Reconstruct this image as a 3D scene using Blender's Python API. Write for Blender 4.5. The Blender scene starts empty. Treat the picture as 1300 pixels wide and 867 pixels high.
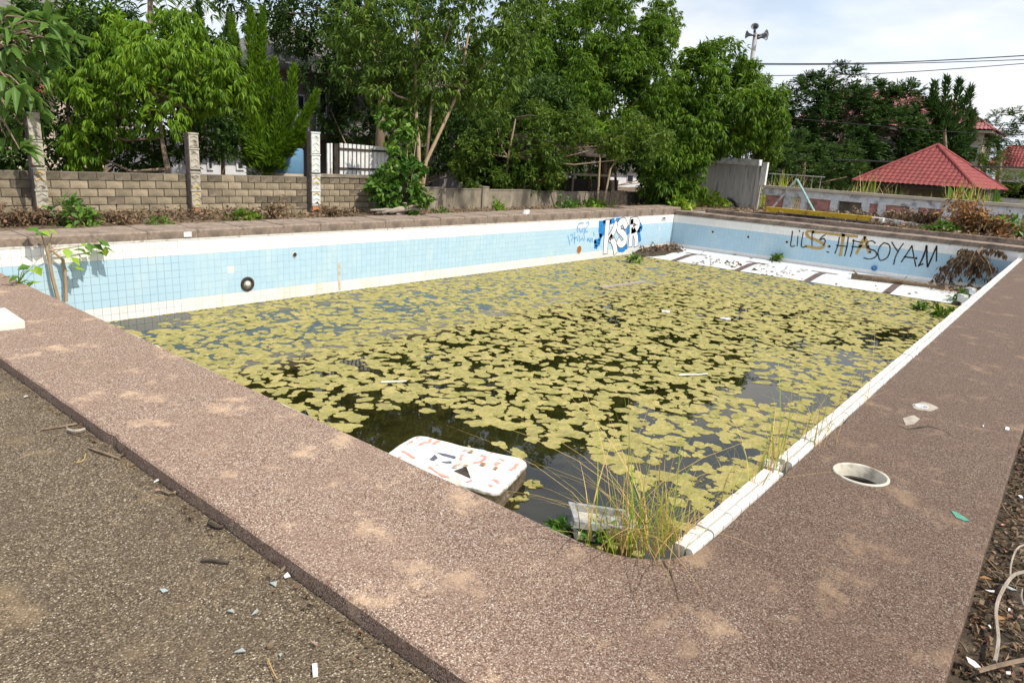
import bpy, bmesh, math, random
import numpy as np
from mathutils import Vector, Matrix, noise as mnoise
from mathutils.geometry import tessellate_polygon
random.seed(7); rng = np.random.default_rng(11)
SC = bpy.context.scene
COL = SC.collection
# ------------------------------------------------------------------ camera
F, EYE = 878.83, 2.24
PI_, RO, YA = (math.radians(a) for a in (14.907, 3.628, 38.6654))
fwd = Vector((math.cos(YA)*math.cos(PI_), math.sin(YA)*math.cos(PI_), -math.sin(PI_)))
rt0 = Vector((math.sin(YA), -math.cos(YA), 0)); up0 = rt0.cross(fwd)
rt = rt0*math.cos(RO)+up0*math.sin(RO); up = up0*math.cos(RO)-rt0*math.sin(RO)
CAMP = Vector((0, 0, EYE))
cam = bpy.data.cameras.new('camera'); camo = bpy.data.objects.new('camera', cam); COL.objects.link(camo)
cam.sensor_width = 36; cam.lens = 36*F/1300; cam.clip_start = .05; cam.clip_end = 2000
camo.matrix_world = Matrix(((rt.x, up.x, -fwd.x, 0), (rt.y, up.y, -fwd.y, 0), (rt.z, up.z, -fwd.z, EYE), (0, 0, 0, 1)))
SC.camera = camo
# ------------------------------------------------------------------ light
SUN_EL, SUN_DIR = 55, Vector((.14, -.99, 0)).normalized()      # horizontal direction towards the sun
el = math.radians(SUN_EL)
S = Vector((SUN_DIR.x*math.cos(el), SUN_DIR.y*math.cos(el), math.sin(el)))
sun = bpy.data.lights.new('sun', 'SUN'); suno = bpy.data.objects.new('sun', sun); COL.objects.link(suno)
sun.energy = 4.0; sun.angle = math.radians(.6); sun.color = (1, .93, .80)
suno.rotation_euler = S.to_track_quat('Z', 'Y').to_euler()
W = bpy.data.worlds.new('World'); SC.world = W; W.use_nodes = True
nt = W.node_tree; nt.nodes.clear()
def nn(t, typ, **k):
    n = t.nodes.new(typ)
    for a, b in k.items(): setattr(n, a, b)
    return n
sky = nn(nt, 'ShaderNodeTexSky', sky_type='NISHITA', sun_disc=False, sun_elevation=el,
         sun_rotation=math.atan2(SUN_DIR.x, SUN_DIR.y), dust_density=2.0)
b1 = nn(nt, 'ShaderNodeBackground'); b1.inputs[1].default_value = .14
b2 = nn(nt, 'ShaderNodeBackground'); b2.inputs[0].default_value = (.80, .86, .95, 1); b2.inputs[1].default_value = .86
tc = nn(nt, 'ShaderNodeTexCoord'); mp = nn(nt, 'ShaderNodeMapping'); mp.inputs['Scale'].default_value = (1, 1, 3.2)
nz = nn(nt, 'ShaderNodeTexNoise'); nz.inputs['Scale'].default_value = 2.3; nz.inputs['Detail'].default_value = 7; nz.inputs['Roughness'].default_value = .55
rp = nn(nt, 'ShaderNodeValToRGB'); rp.color_ramp.elements[0].position = .36; rp.color_ramp.elements[0].color = (.35, .35, .35, 1)
rp.color_ramp.elements[1].position = .58
nz2 = nn(nt, 'ShaderNodeTexNoise'); nz2.inputs['Scale'].default_value = 4; nz2.inputs['Detail'].default_value = 6
rp2 = nn(nt, 'ShaderNodeValToRGB'); rp2.color_ramp.elements[0].position = .35; rp2.color_ramp.elements[0].color = (.72, .82, .97, 1)
rp2.color_ramp.elements[1].position = .65; rp2.color_ramp.elements[1].color = (1, .99, .98, 1)
mx = nn(nt, 'ShaderNodeMixShader'); wo = nn(nt, 'ShaderNodeOutputWorld')
L = nt.links.new
L(tc.outputs['Generated'], mp.inputs[0]); L(mp.outputs[0], nz.inputs['Vector']); L(mp.outputs[0], nz2.inputs['Vector'])
L(nz.outputs['Fac'], rp.inputs[0]); L(rp.outputs[0], mx.inputs[0]); L(sky.outputs[0], b1.inputs[0])
L(nz2.outputs['Fac'], rp2.inputs[0]); L(rp2.outputs[0], b2.inputs[0])
L(b1.outputs[0], mx.inputs[1]); L(b2.outputs[0], mx.inputs[2]); L(mx.outputs[0], wo.inputs[0])
vs = SC.view_settings; vs.view_transform = 'Standard'; vs.look = 'None'; vs.exposure = .40; vs.gamma = 1; vs.use_curve_mapping = False
# ------------------------------------------------------------------ pixel -> world helpers (photo pixels, 1300 x 867)
def ray(u, v): return rt*((u-650)/F)+up*((433.5-v)/F)+fwd
def PX(u, v, X): d = ray(u, v); return CAMP+d*(X/d.x)
def PY(u, v, Y): d = ray(u, v); return CAMP+d*(Y/d.y)
def PZ(u, v, Z): d = ray(u, v); return CAMP+d*((Z-EYE)/d.z)
def PD(u, v, D): return CAMP+ray(u, v)*D
def depth(p): return (Vector(p)-CAMP).dot(fwd)
def proj(p):
    c = Vector(p)-CAMP; z = c.dot(fwd)
    return 650+F*c.dot(rt)/z, 433.5-F*c.dot(up)/z, z
# ------------------------------------------------------------------ materials
def new_mat(name):
    m = bpy.data.materials.new(name); m.use_nodes = True; t = m.node_tree
    return m, t, t.nodes['Principled BSDF']
def c4(c): return (c[0], c[1], c[2], 1)
def mat(name, c1, c2=None, scale=5, rough=.8, bump=0, bscale=None, rand=None, rv=.25, detail=5, c3=None, s3=1.5, t3=(.5, .62), spec=.3, transl=0, metal=0, stretch=None):
    m, t, b = new_mat(name); l = t.links.new
    b.inputs['Roughness'].default_value = rough; b.inputs['Specular IOR Level'].default_value = spec; b.inputs['Metallic'].default_value = metal
    tc = nn(t, 'ShaderNodeTexCoord'); vec = tc.outputs['Object']
    if stretch:
        mp = nn(t, 'ShaderNodeMapping'); mp.inputs['Scale'].default_value = stretch; l(vec, mp.inputs[0]); vec = mp.outputs[0]
    nz = nn(t, 'ShaderNodeTexNoise'); nz.inputs['Scale'].default_value = scale; nz.inputs['Detail'].default_value = detail; nz.inputs['Roughness'].default_value = .6
    l(vec, nz.inputs['Vector'])
    rp = nn(t, 'ShaderNodeValToRGB'); e = rp.color_ramp.elements
    e[0].position = .33; e[1].position = .67; e[0].color = c4(c1); e[1].color = c4(c2 or c1)
    l(nz.outputs['Fac'], rp.inputs[0]); out = rp.outputs[0]
    if c3:
        n3 = nn(t, 'ShaderNodeTexNoise'); n3.inputs['Scale'].default_value = s3; n3.inputs['Detail'].default_value = 6; l(vec, n3.inputs['Vector'])
        r3 = nn(t, 'ShaderNodeValToRGB'); r3.color_ramp.elements[0].position = t3[0]; r3.color_ramp.elements[1].position = t3[1]
        mx = nn(t, 'ShaderNodeMix', data_type='RGBA'); l(n3.outputs['Fac'], r3.inputs[0]); l(r3.outputs[0], mx.inputs[0]); l(out, mx.inputs[6]); mx.inputs[7].default_value = c4(c3); out = mx.outputs[2]
    if rand:
        if rand == 'island': r = nn(t, 'ShaderNodeNewGeometry').outputs['Random Per Island']
        else: r = nn(t, 'ShaderNodeObjectInfo').outputs['Random']
        mr = nn(t, 'ShaderNodeMapRange'); mr.inputs[3].default_value = 1-rv; mr.inputs[4].default_value = 1+rv; l(r, mr.inputs[0])
        hs = nn(t, 'ShaderNodeHueSaturation'); l(mr.outputs[0], hs.inputs['Value']); l(out, hs.inputs['Color'])
        m2 = nn(t, 'ShaderNodeMapRange'); m2.inputs[3].default_value = .5+rv*(.06 if rand == 'island' else .015); m2.inputs[4].default_value = .5-rv*(.06 if rand == 'island' else .015); l(r, m2.inputs[0]); l(m2.outputs[0], hs.inputs['Hue'])
        out = hs.outputs[0]
    l(out, b.inputs['Base Color'])
    if bump:
        nb = nn(t, 'ShaderNodeTexNoise'); nb.inputs['Scale'].default_value = bscale or scale*4; nb.inputs['Detail'].default_value = 5; l(vec, nb.inputs['Vector'])
        bp = nn(t, 'ShaderNodeBump'); bp.inputs['Strength'].default_value = bump; bp.inputs['Distance'].default_value = .02; l(nb.outputs['Fac'], bp.inputs['Height']); l(bp.outputs[0], b.inputs['Normal'])
    if transl:
        tr = nn(t, 'ShaderNodeBsdfTranslucent'); ms = nn(t, 'ShaderNodeMixShader'); ms.inputs[0].default_value = transl
        hs2 = nn(t, 'ShaderNodeHueSaturation'); hs2.inputs['Value'].default_value = 1.5; hs2.inputs['Hue'].default_value = .485; l(out, hs2.inputs['Color']); l(hs2.outputs[0], tr.inputs[0])
        l(b.outputs[0], ms.inputs[1]); l(tr.outputs[0], ms.inputs[2]); l(ms.outputs[0], t.nodes['Material Output'].inputs[0])
    return m
def aggregate(name, ramp, cell, stain, sscale, sth, dark, dscale, dth, rough=.75, zone=None):
    """washed aggregate: small coloured grains, with beige worn patches and dark damp stains"""
    m, t, b = new_mat(name); l = t.links.new; b.inputs['Roughness'].default_value = rough; b.inputs['Specular IOR Level'].default_value = .25
    vec = nn(t, 'ShaderNodeTexCoord').outputs['Object']
    vo = nn(t, 'ShaderNodeTexVoronoi'); vo.inputs['Scale'].default_value = cell; l(vec, vo.inputs['Vector'])
    sp = nn(t, 'ShaderNodeSeparateColor'); l(vo.outputs['Color'], sp.inputs[0])
    rp = nn(t, 'ShaderNodeValToRGB'); e = rp.color_ramp.elements
    while len(e) < len(ramp): e.new(.5)
    for k, (p, c) in enumerate(ramp): e[k].position = p; e[k].color = c4(c)
    l(sp.outputs[0], rp.inputs[0]); out = rp.outputs[0]
    ed = nn(t, 'ShaderNodeMapRange'); ed.inputs[1].default_value = 0; ed.inputs[2].default_value = .55/1; ed.inputs[3].default_value = 1.15; ed.inputs[4].default_value = .5; l(vo.outputs['Distance'], ed.inputs[0])
    mm = nn(t, 'ShaderNodeMix', data_type='RGBA', blend_type='MULTIPLY'); mm.inputs[0].default_value = 1; l(out, mm.inputs[6]); l(ed.outputs[0], mm.inputs[7]); out = mm.outputs[2]
    for col, sc, th, st in ((stain, sscale, sth, .55), (dark, dscale, dth, .55)):
        n3 = nn(t, 'ShaderNodeTexNoise'); n3.inputs['Scale'].default_value = sc; n3.inputs['Detail'].default_value = 9; n3.inputs['Roughness'].default_value = .68; l(vec, n3.inputs['Vector'])
        r3 = nn(t, 'ShaderNodeMapRange'); r3.inputs[1].default_value = th[0]; r3.inputs[2].default_value = th[1]; r3.inputs[4].default_value = st; l(n3.outputs['Fac'], r3.inputs[0])
        mx = nn(t, 'ShaderNodeMix', data_type='RGBA'); l(r3.outputs[0], mx.inputs[0]); l(out, mx.inputs[6]); mx.inputs[7].default_value = c4(col); out = mx.outputs[2]
    if zone:                                    # darkens and greys the colour along the right arm, with a ragged change-over
        sx = nn(t, 'ShaderNodeSeparateXYZ'); l(vec, sx.inputs[0]); sb = nn(t, 'ShaderNodeMath', operation='SUBTRACT'); l(sx.outputs[0], sb.inputs[0]); l(sx.outputs[1], sb.inputs[1])
        n4 = nn(t, 'ShaderNodeTexNoise'); n4.inputs['Scale'].default_value = 1.3; n4.inputs['Detail'].default_value = 6; l(vec, n4.inputs['Vector'])
        ma = nn(t, 'ShaderNodeMath', operation='MULTIPLY_ADD'); l(n4.outputs['Fac'], ma.inputs[0]); ma.inputs[1].default_value = 3.0; l(sb.outputs[0], ma.inputs[2])
        r4 = nn(t, 'ShaderNodeMapRange'); r4.inputs[1].default_value = 1.3; r4.inputs[2].default_value = 4.2; l(ma.outputs[0], r4.inputs[0])
        mz = nn(t, 'ShaderNodeMix', data_type='RGBA', blend_type='MULTIPLY'); l(r4.outputs[0], mz.inputs[0]); l(out, mz.inputs[6]); mz.inputs[7].default_value = c4(zone); out = mz.outputs[2]
    l(out, b.inputs['Base Color'])
    bp = nn(t, 'ShaderNodeBump'); bp.inputs['Strength'].default_value = .5; bp.inputs['Distance'].default_value = .004; bp.invert = True; l(vo.outputs['Distance'], bp.inputs['Height']); l(bp.outputs[0], b.inputs['Normal'])
    return m
MT = {}
MT['deck'] = aggregate('deck_aggregate', [(0, (.14, .080, .056)), (.3, (.31, .202, .152)), (.6, (.445, .31, .237)), (.88, (.57, .42, .33)), (.95, (.74, .64, .54)), (1, (.82, .74, .66))], 135, (.60, .43, .285), 2.3, (.55, .66), (.215, .142, .108), 1.5, (.47, .72), zone=(.49, .465, .445))
MT['pave'] = aggregate('pavement_aggregate', [(0, (.055, .038, .024)), (.35, (.138, .102, .066)), (.7, (.215, .162, .105)), (.93, (.36, .285, .195)), (1, (.66, .58, .46))], 125, (.30, .21, .12), 1.4, (.54, .68), (.085, .063, .045), 1.1, (.48, .7))
MT['kerb'] = mat('kerb_weathered', (.18, .135, .108), (.31, .245, .20), 9, .9, .6, 30, c3=(.10, .08, .068), s3=2.5, t3=(.5, .7))
MT['soil'] = mat('soil', (.10, .07, .045), (.21, .155, .10), 4, .95, .8, 14, c3=(.055, .04, .028), s3=1.3)
MT['dirt_dark'] = mat('litter_soil', (.022, .017, .012), (.075, .055, .038), 14, .95, .9, 40, c3=(.11, .085, .06), s3=6, t3=(.55, .7))
MT['grout'] = mat('grout', (.52, .53, .52), (.68, .68, .66), 1.3, .9)
MT['grout_d'] = mat('grout_blackened', (.20, .20, .19), (.42, .42, .40), 1.5, .9)
def tile_mat(name, col, stainc, st=.5):
    m, t, b = new_mat(name); l = t.links.new; b.inputs['Roughness'].default_value = .28; b.inputs['Specular IOR Level'].default_value = .4
    g = nn(t, 'ShaderNodeNewGeometry'); r = g.outputs['Random Per Island']
    mr = nn(t, 'ShaderNodeMapRange'); mr.inputs[3].default_value = .965; mr.inputs[4].default_value = 1.02; l(r, mr.inputs[0])
    hs = nn(t, 'ShaderNodeHueSaturation'); hs.inputs['Color'].default_value = c4(col); l(mr.outputs[0], hs.inputs['Value'])
    n3 = nn(t, 'ShaderNodeTexNoise'); n3.inputs['Scale'].default_value = 1.1; n3.inputs['Detail'].default_value = 7; n3.inputs['Roughness'].default_value = .65
    mp = nn(t, 'ShaderNodeMapping'); mp.inputs['Scale'].default_value = (1.6, 1.6, .8); l(g.outputs['Position'], mp.inputs[0]); l(mp.outputs[0], n3.inputs['Vector'])
    r3 = nn(t, 'ShaderNodeMapRange'); r3.inputs[1].default_value = .5; r3.inputs[2].default_value = .75; r3.inputs[4].default_value = st; l(n3.outputs['Fac'], r3.inputs[0])
    mx = nn(t, 'ShaderNodeMix', data_type='RGBA'); l(r3.outputs[0], mx.inputs[0]); l(hs.outputs[0], mx.inputs[6]); mx.inputs[7].default_value = c4(stainc)
    l(mx.outputs[2], b.inputs['Base Color']); return m
MT['tw'] = tile_mat('white_tile', (.80, .79, .77), (.60, .55, .46), .45)
MT['tb'] = tile_mat('blue_tile', (.40, .575, .70), (.56, .66, .68), .6)
MT['ts'] = tile_mat('scummed_tile', (.68, .70, .70), (.56, .52, .36), .75)
MT['tf'] = tile_mat('floor_tile', (.68, .71, .73), (.42, .38, .32), .75)
MT['cope'] = mat('coping_white', (.54, .53, .50), (.72, .71, .68), 7, .6, .3, 30, c3=(.30, .26, .21), s3=7, t3=(.54, .70))
MT['algae'] = mat('algae_mat', (.225, .20, .062), (.37, .325, .13), 14, .9, .6, 70, rand='object', rv=.16, c3=(.19, .18, .035), s3=5, t3=(.55, .72))
MT['algae_s'] = mat('algae_bits', (.225, .20, .062), (.37, .325, .13), 14, .9, .6, 70, rand='island', rv=.14, c3=(.19, .18, .035), s3=5, t3=(.55, .72))
MT['block'] = mat('cement_block', (.22, .18, .125), (.35, .29, .205), 9, .95, .6, 40, rand='object', rv=.26, c3=(.10, .083, .062), s3=2.6, t3=(.5, .7))
MT['block_d'] = mat('cement_block_grimy', (.10, .083, .062), (.20, .165, .12), 9, .95, .6, 40, rand='object', rv=.3, c3=(.26, .215, .15), s3=2.6, t3=(.56, .7))
MT['mortar'] = mat('mortar', (.11, .09, .07), (.20, .165, .13), 5, .95, .4)
MT['cement'] = mat('stained_cement', (.15, .13, .10), (.31, .265, .20), 3, .9, .4, 20, c3=(.075, .065, .052), s3=1.2, t3=(.48, .68), stretch=(1, 1, .5))
MT['concrete'] = mat('streaked_concrete', (.40, .385, .375), (.58, .56, .545), 2.2, .9, .3, 20, c3=(.17, .165, .16), s3=2.0, t3=(.55, .72), stretch=(2.5, 2.5, .35))
MT['white'] = mat('old_white_paint', (.62, .62, .62), (.80, .80, .79), 5, .6, .1, c3=(.40, .37, .33), s3=4, t3=(.6, .75))
MT['white2'] = mat('dirty_white', (.55, .56, .58), (.72, .73, .75), 4, .7, .2, c3=(.22, .22, .24), s3=3, t3=(.52, .7))
MT['pink'] = mat('pink_plaster', (.42, .19, .17), (.55, .28, .25), 4, .85, .2, c3=(.25, .16, .13), s3=3)
MT['bark'] = mat('bark', (.16, .115, .08), (.30, .225, .16), 12, .9, .6, 40, stretch=(3, 3, .6))
MT['bark_l'] = mat('bark_pale', (.30, .22, .14), (.42, .32, .22), 10, .9, .4, 40, stretch=(3, 3, .6))
MT['twig'] = mat('dead_wood', (.11, .08, .055), (.24, .18, .125), 15, .9, .3)
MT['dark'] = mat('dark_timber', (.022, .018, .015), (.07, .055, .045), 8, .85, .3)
MT['black'] = mat('black_paint', (.015, .015, .018), (.03, .03, .035), 10, .6)
MT['gold'] = mat('gold_spray', (.36, .24, .08), (.48, .33, .13), 20, .6)
MT['bluep'] = mat('blue_spray', (.01, .13, .42), (.02, .24, .60), 10, .6)
MT['bluel'] = mat('blue_scribble', (.10, .30, .60), (.22, .45, .70), 10, .6)
MT['fill'] = mat('white_spray', (.78, .78, .78), (.70, .72, .74), 10, .6)
MT['grey'] = mat('grey_plastic', (.24, .25, .27), (.34, .35, .37), 10, .45, c3=(.15, .13, .10), s3=8)
MT['offwhite'] = mat('offwhite_plastic', (.60, .58, .52), (.70, .68, .62), 8, .5, .1, c3=(.33, .28, .2), s3=6, t3=(.6, .75))
MT['rust'] = mat('rust', (.20, .08, .03), (.33, .15, .06), 12, .9)
MT['yellow'] = mat('yellow_paint', (.50, .32, .02), (.64, .44, .04), 6, .6, c3=(.28, .17, .03), s3=4, t3=(.58, .7))
MT['teal'] = mat('teal_metal', (.22, .42, .42), (.32, .52, .50), 8, .5, c3=(.55, .57, .55), s3=6)
MT['roof'] = mat('red_roof_tile', (.19, .040, .040), (.27, .066, .062), 3, .8, .2, c3=(.17, .05, .045), s3=1.4, t3=(.55, .75))
MT['roof2'] = mat('pink_red_roof_tile', (.26, .095, .095), (.34, .14, .14), 3, .8, .2)
MT['hwall'] = mat('mauve_wall', (.20, .17, .19), (.27, .235, .25), 2, .9)
MT['cream'] = mat('cream_wall', (.50, .42, .33), (.60, .52, .42), 2, .9)
MT['hwhite'] = mat('pale_wall', (.55, .56, .60), (.66, .67, .70), 2, .9)
MT['eave'] = mat('grey_roof', (.10, .095, .09), (.17, .16, .15), 3, .9)
MT['glass'] = mat('dark_glass', (.02, .025, .03), (.03, .035, .04), 3, .1, spec=.5)
MT['barrel'] = mat('blue_barrel', (.10, .22, .36), (.14, .28, .43), 3, .5)
MT['metal'] = mat('galvanised', (.30, .30, .29), (.42, .42, .41), 6, .5, metal=.5)
MT['horn'] = mat('horn_grey', (.12, .13, .14), (.20, .21, .22), 6, .5)
def leafm(n, a, b, rv=.3, tl=.25, rough=.45, spec=.3): MT[n] = mat(n, a, b, .9, rough, 0, None, 'island', rv, 2, transl=tl, spec=spec)
leafm('leaf_lychee', (.078, .16, .010), (.16, .285, .02), tl=.35, spec=.18)
leafm('leaf_mango', (.056, .122, .010), (.115, .215, .018), tl=.36, spec=.18)
leafm('leaf_dark', (.028, .066, .012), (.056, .108, .02), spec=.15)
leafm('leaf_mid', (.062, .122, .016), (.118, .19, .026), tl=.34, spec=.2)
leafm('leaf_bright', (.11, .23, .015), (.20, .33, .03), tl=.35, spec=.2)
leafm('leaf_conifer', (.065, .14, .008), (.11, .205, .014), tl=.3, spec=.12)
leafm('leaf_feather', (.026, .066, .014), (.05, .10, .022), tl=.2, spec=.1)
leafm('leaf_blue', (.075, .165, .03), (.13, .24, .05), tl=.35, spec=.25)
leafm('leaf_ivy', (.055, .135, .018), (.12, .235, .03))
leafm('leaf_new', (.16, .30, .02), (.32, .42, .05))
leafm('grass_green', (.17, .30, .015), (.30, .42, .04), .35, .35)
leafm('straw', (.40, .29, .09), (.60, .46, .20), .35, .3, .8)
leafm('dry_leaf', (.13, .088, .045), (.26, .18, .10), .5, .15, .8)
leafm('dry_dark', (.075, .048, .028), (.17, .11, .06), .5, .1, .85)
leafm('litter', (.11, .08, .055), (.25, .19, .13), .6, .05, .9)
leafm('dry_orange', (.26, .13, .04), (.40, .22, .08), .4, .15, .8)
def water_mat():
    m, t, b = new_mat('murky_water'); l = t.links.new; t.nodes.remove(b)
    vec = nn(t, 'ShaderNodeTexCoord').outputs['Object']
    nb = nn(t, 'ShaderNodeTexNoise'); nb.inputs['Scale'].default_value = 4; nb.inputs['Detail'].default_value = 2; l(vec, nb.inputs['Vector'])
    bp = nn(t, 'ShaderNodeBump'); bp.inputs['Strength'].default_value = .05; bp.inputs['Distance'].default_value = .02; l(nb.outputs['Fac'], bp.inputs['Height'])
    n3 = nn(t, 'ShaderNodeTexNoise'); n3.inputs['Scale'].default_value = .9; n3.inputs['Detail'].default_value = 3; l(vec, n3.inputs['Vector'])
    r3 = nn(t, 'ShaderNodeValToRGB'); r3.color_ramp.elements[0].color = (.010, .010, .003, 1); r3.color_ramp.elements[1].color = (.040, .037, .012, 1); r3.color_ramp.elements[0].position = .35; r3.color_ramp.elements[1].position = .7
    l(n3.outputs['Fac'], r3.inputs[0]); df = nn(t, 'ShaderNodeBsdfDiffuse'); l(r3.outputs[0], df.inputs[0])
    tr = nn(t, 'ShaderNodeBsdfTransparent'); tr.inputs[0].default_value = (.30, .28, .13, 1)
    body = nn(t, 'ShaderNodeMixShader'); body.inputs[0].default_value = .5; l(df.outputs[0], body.inputs[1]); l(tr.outputs[0], body.inputs[2])
    gl = nn(t, 'ShaderNodeBsdfGlossy'); gl.inputs['Roughness'].default_value = .015; l(bp.outputs[0], gl.inputs['Normal'])
    fr = nn(t, 'ShaderNodeFresnel'); fr.inputs[0].default_value = 1.62; l(bp.outputs[0], fr.inputs['Normal'])
    ms = nn(t, 'ShaderNodeMixShader'); l(fr.outputs[0], ms.inputs[0]); l(body.outputs[0], ms.inputs[1]); l(gl.outputs[0], ms.inputs[2]); l(ms.outputs[0], t.nodes['Material Output'].inputs[0])
    return m
MT['water'] = water_mat()
# ------------------------------------------------------------------ objects
WL = {}                                                        # world location of each root / part
def tag(o, label=None, cat=None, group=None, kind=None):
    if label: o['label'] = label
    if cat: o['category'] = cat
    if group: o['group'] = group
    if kind: o['kind'] = kind
    return o
def thing(name, loc, label, cat, group=None):
    o = bpy.data.objects.new(name, None); COL.objects.link(o); o.location = loc; o.empty_display_size = .1
    WL[o] = Vector(loc); return tag(o, label, cat, group)
def link(name, me, parent=None, loc=None):
    o = bpy.data.objects.new(name, me); COL.objects.link(o)
    loc = Vector(loc) if loc is not None else Vector((0, 0, 0)); WL[o] = loc
    if parent is not None: o.parent = parent; o.location = loc-WL[parent]
    else: o.location = loc
    return o
class MB:
    def __init__(s): s.v = []; s.f = []; s.m = []; s.n = 0
    def add(s, vs, fs, mi=0):
        k = len(s.v); s.v += [tuple(p) for p in vs]; s.f += [tuple(i+k for i in f) for f in fs]; s.m += [mi]*len(fs); return s
    def box(s, c, d, mi=0, rz=0, rot=None):
        c = Vector(c); hx, hy, hz = (x/2 for x in d)
        M = rot if rot is not None else Matrix.Rotation(rz, 3, 'Z')
        vs = [c+M@Vector((x*hx, y*hy, z*hz)) for x, y, z in ((-1,-1,-1),(1,-1,-1),(1,1,-1),(-1,1,-1),(-1,-1,1),(1,-1,1),(1,1,1),(-1,1,1))]
        return s.add(vs, ((3,2,1,0),(4,5,6,7),(0,1,5,4),(1,2,6,5),(2,3,7,6),(3,0,4,7)), mi)
    def bb(s, a, b, mi=0): return s.box([(x+y)/2 for x, y in zip(a, b)], [abs(y-x) for x, y in zip(a, b)], mi)
    def tube(s, pts, rad, n=7, mi=0, cap=True):
        pts = [Vector(p) for p in pts]; m = len(pts)
        if not hasattr(rad, '__len__'): rad = [rad]*m
        rings = []; prev = None
        for i, p in enumerate(pts):
            t = (pts[min(i+1, m-1)]-pts[max(i-1, 0)])
            t = t.normalized() if t.length > 1e-9 else Vector((0, 0, 1))
            a = t.orthogonal().normalized() if prev is None else (prev-t*prev.dot(t))
            a = a.normalized() if a.length > 1e-6 else t.orthogonal().normalized(); prev = a; b = t.cross(a)
            rings.append([p+(a*math.cos(q)+b*math.sin(q))*rad[i] for q in (2*math.pi*k/n for k in range(n))])
        vs = [v for r in rings for v in r]
        fs = [(i*n+k, i*n+(k+1) % n, (i+1)*n+(k+1) % n, (i+1)*n+k) for i in range(m-1) for k in range(n)]
        if cap: fs += [tuple(range(n-1, -1, -1)), tuple((m-1)*n+k for k in range(n))]
        return s.add(vs, fs, mi)
    def lathe(s, c, axis, prof, n=20, mi=0):
        c = Vector(c); ax = Vector(axis).normalized(); a = ax.orthogonal().normalized(); b = ax.cross(a)
        vs = [c+ax*h+(a*math.cos(q)+b*math.sin(q))*r for r, h in prof for q in (2*math.pi*k/n for k in range(n))]
        m = len(prof)
        return s.add(vs, [(i*n+k, i*n+(k+1) % n, (i+1)*n+(k+1) % n, (i+1)*n+k) for i in range(m-1) for k in range(n)], mi)
    def prism(s, poly, off, mi=0):
        n = len(poly); p = [Vector(q) for q in poly]; o = Vector(off)
        return s.add(p+[q+o for q in p], [tuple(range(n-1, -1, -1)), tuple(range(n, 2*n))]+[(k, (k+1) % n, n+(k+1) % n, n+k) for k in range(n)], mi)
    def mesh(s, name, mats, off=(0, 0, 0), smooth=False):
        me = bpy.data.meshes.new(name); o = Vector(off)
        me.from_pydata([tuple(Vector(v)-o) for v in s.v], [], s.f)
        for m in (mats if isinstance(mats, (list, tuple)) else [mats]): me.materials.append(m)
        if any(s.m): me.polygons.foreach_set('material_index', s.m)
        if smooth: me.polygons.foreach_set('use_smooth', [True]*len(me.polygons))
        me.update(); return me
    def build(s, name, mats, parent=None, loc=None, smooth=False, kind=None, fix=False):
        if loc is None:
            if parent is not None: loc = WL[parent]
            else:
                xs = list(zip(*s.v)); loc = ((min(xs[0])+max(xs[0]))/2, (min(xs[1])+max(xs[1]))/2, min(xs[2]))
        me = s.mesh(name, mats, loc, smooth)
        if fix:
            bm = bmesh.new(); bm.from_mesh(me); bmesh.ops.recalc_face_normals(bm, faces=bm.faces); bm.to_mesh(me); bm.free()
        o = link(name, me, parent, loc)
        if kind: o['kind'] = kind
        return o
def np_mesh(name, V, Fc, mats, mi=None, smooth=False):
    """V (n,3), Fc list of equal-length index rows -> mesh, fast"""
    me = bpy.data.meshes.new(name); k = Fc.shape[1]; nf = len(Fc)
    me.vertices.add(len(V)); me.vertices.foreach_set('co', np.ascontiguousarray(V, dtype=np.float32).ravel())
    me.loops.add(nf*k); me.loops.foreach_set('vertex_index', np.ascontiguousarray(Fc, dtype=np.int32).ravel())
    me.polygons.add(nf); me.polygons.foreach_set('loop_start', np.arange(nf, dtype=np.int32)*k)
    for m in (mats if isinstance(mats, (list, tuple)) else [mats]): me.materials.append(m)
    if mi is not None: me.polygons.foreach_set('material_index', np.ascontiguousarray(mi, dtype=np.int32))
    me.update(calc_edges=True); me.validate(); return me
def struct(o): o['kind'] = 'structure'; return o
def copy_thing(o, loc, label=None, rz=None, scale=None):
    c = o.copy(); COL.objects.link(c); c.location = loc; WL[c] = Vector(loc)
    if label: c['label'] = label
    if rz is not None: c.rotation_euler.z = rz
    if scale: c.scale = (scale,)*3
    for ch in o.children:
        d = ch.copy(); COL.objects.link(d); d.parent = c
        for g in ch.children:
            e = g.copy(); COL.objects.link(e); e.parent = d
    return c
# leaves ------------------------------------------------------------
TEMPL = {'broad': (np.array([(0,0,0),(.5,.42,.10),(-.5,.42,.10),(0,.46,0),(0,1,-.10)], float), np.array([(0,1,3),(0,3,2),(1,4,3),(2,3,4)])),
         'blade': (np.array([(.5,0,0),(-.5,0,0),(.42,.5,.0),(-.42,.5,.0),(0,1,-.12)], float), np.array([(0,2,1),(1,2,3),(2,4,3),(2,4,3)])[:3])}
def unit(a): return a/np.maximum(np.linalg.norm(a, axis=-1, keepdims=True), 1e-9)
def leaves(C, Dn, Ln, Wd, templ='broad', upn=None, roll=.5):
    """one leaf per row: base point C, direction Dn, length Ln, width Wd"""
    T, Fx = TEMPL[templ]; n = len(C); D = unit(Dn)
    U = np.tile((0., 0., 1.), (n, 1)) if upn is None else upn
    U = U+rng.normal(0, roll, (n, 3)); X = unit(np.cross(D, U)); Zv = np.cross(X, D)
    V = C[:, None, :]+T[None, :, 0, None]*X[:, None, :]*Wd[:, None, None]+T[None, :, 1, None]*D[:, None, :]*Ln[:, None, None]+T[None, :, 2, None]*Zv[:, None, :]*Ln[:, None, None]
    k = len(T); return V.reshape(-1, 3), (Fx[None]+(np.arange(n)*k)[:, None, None]).reshape(-1, 3)
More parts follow.
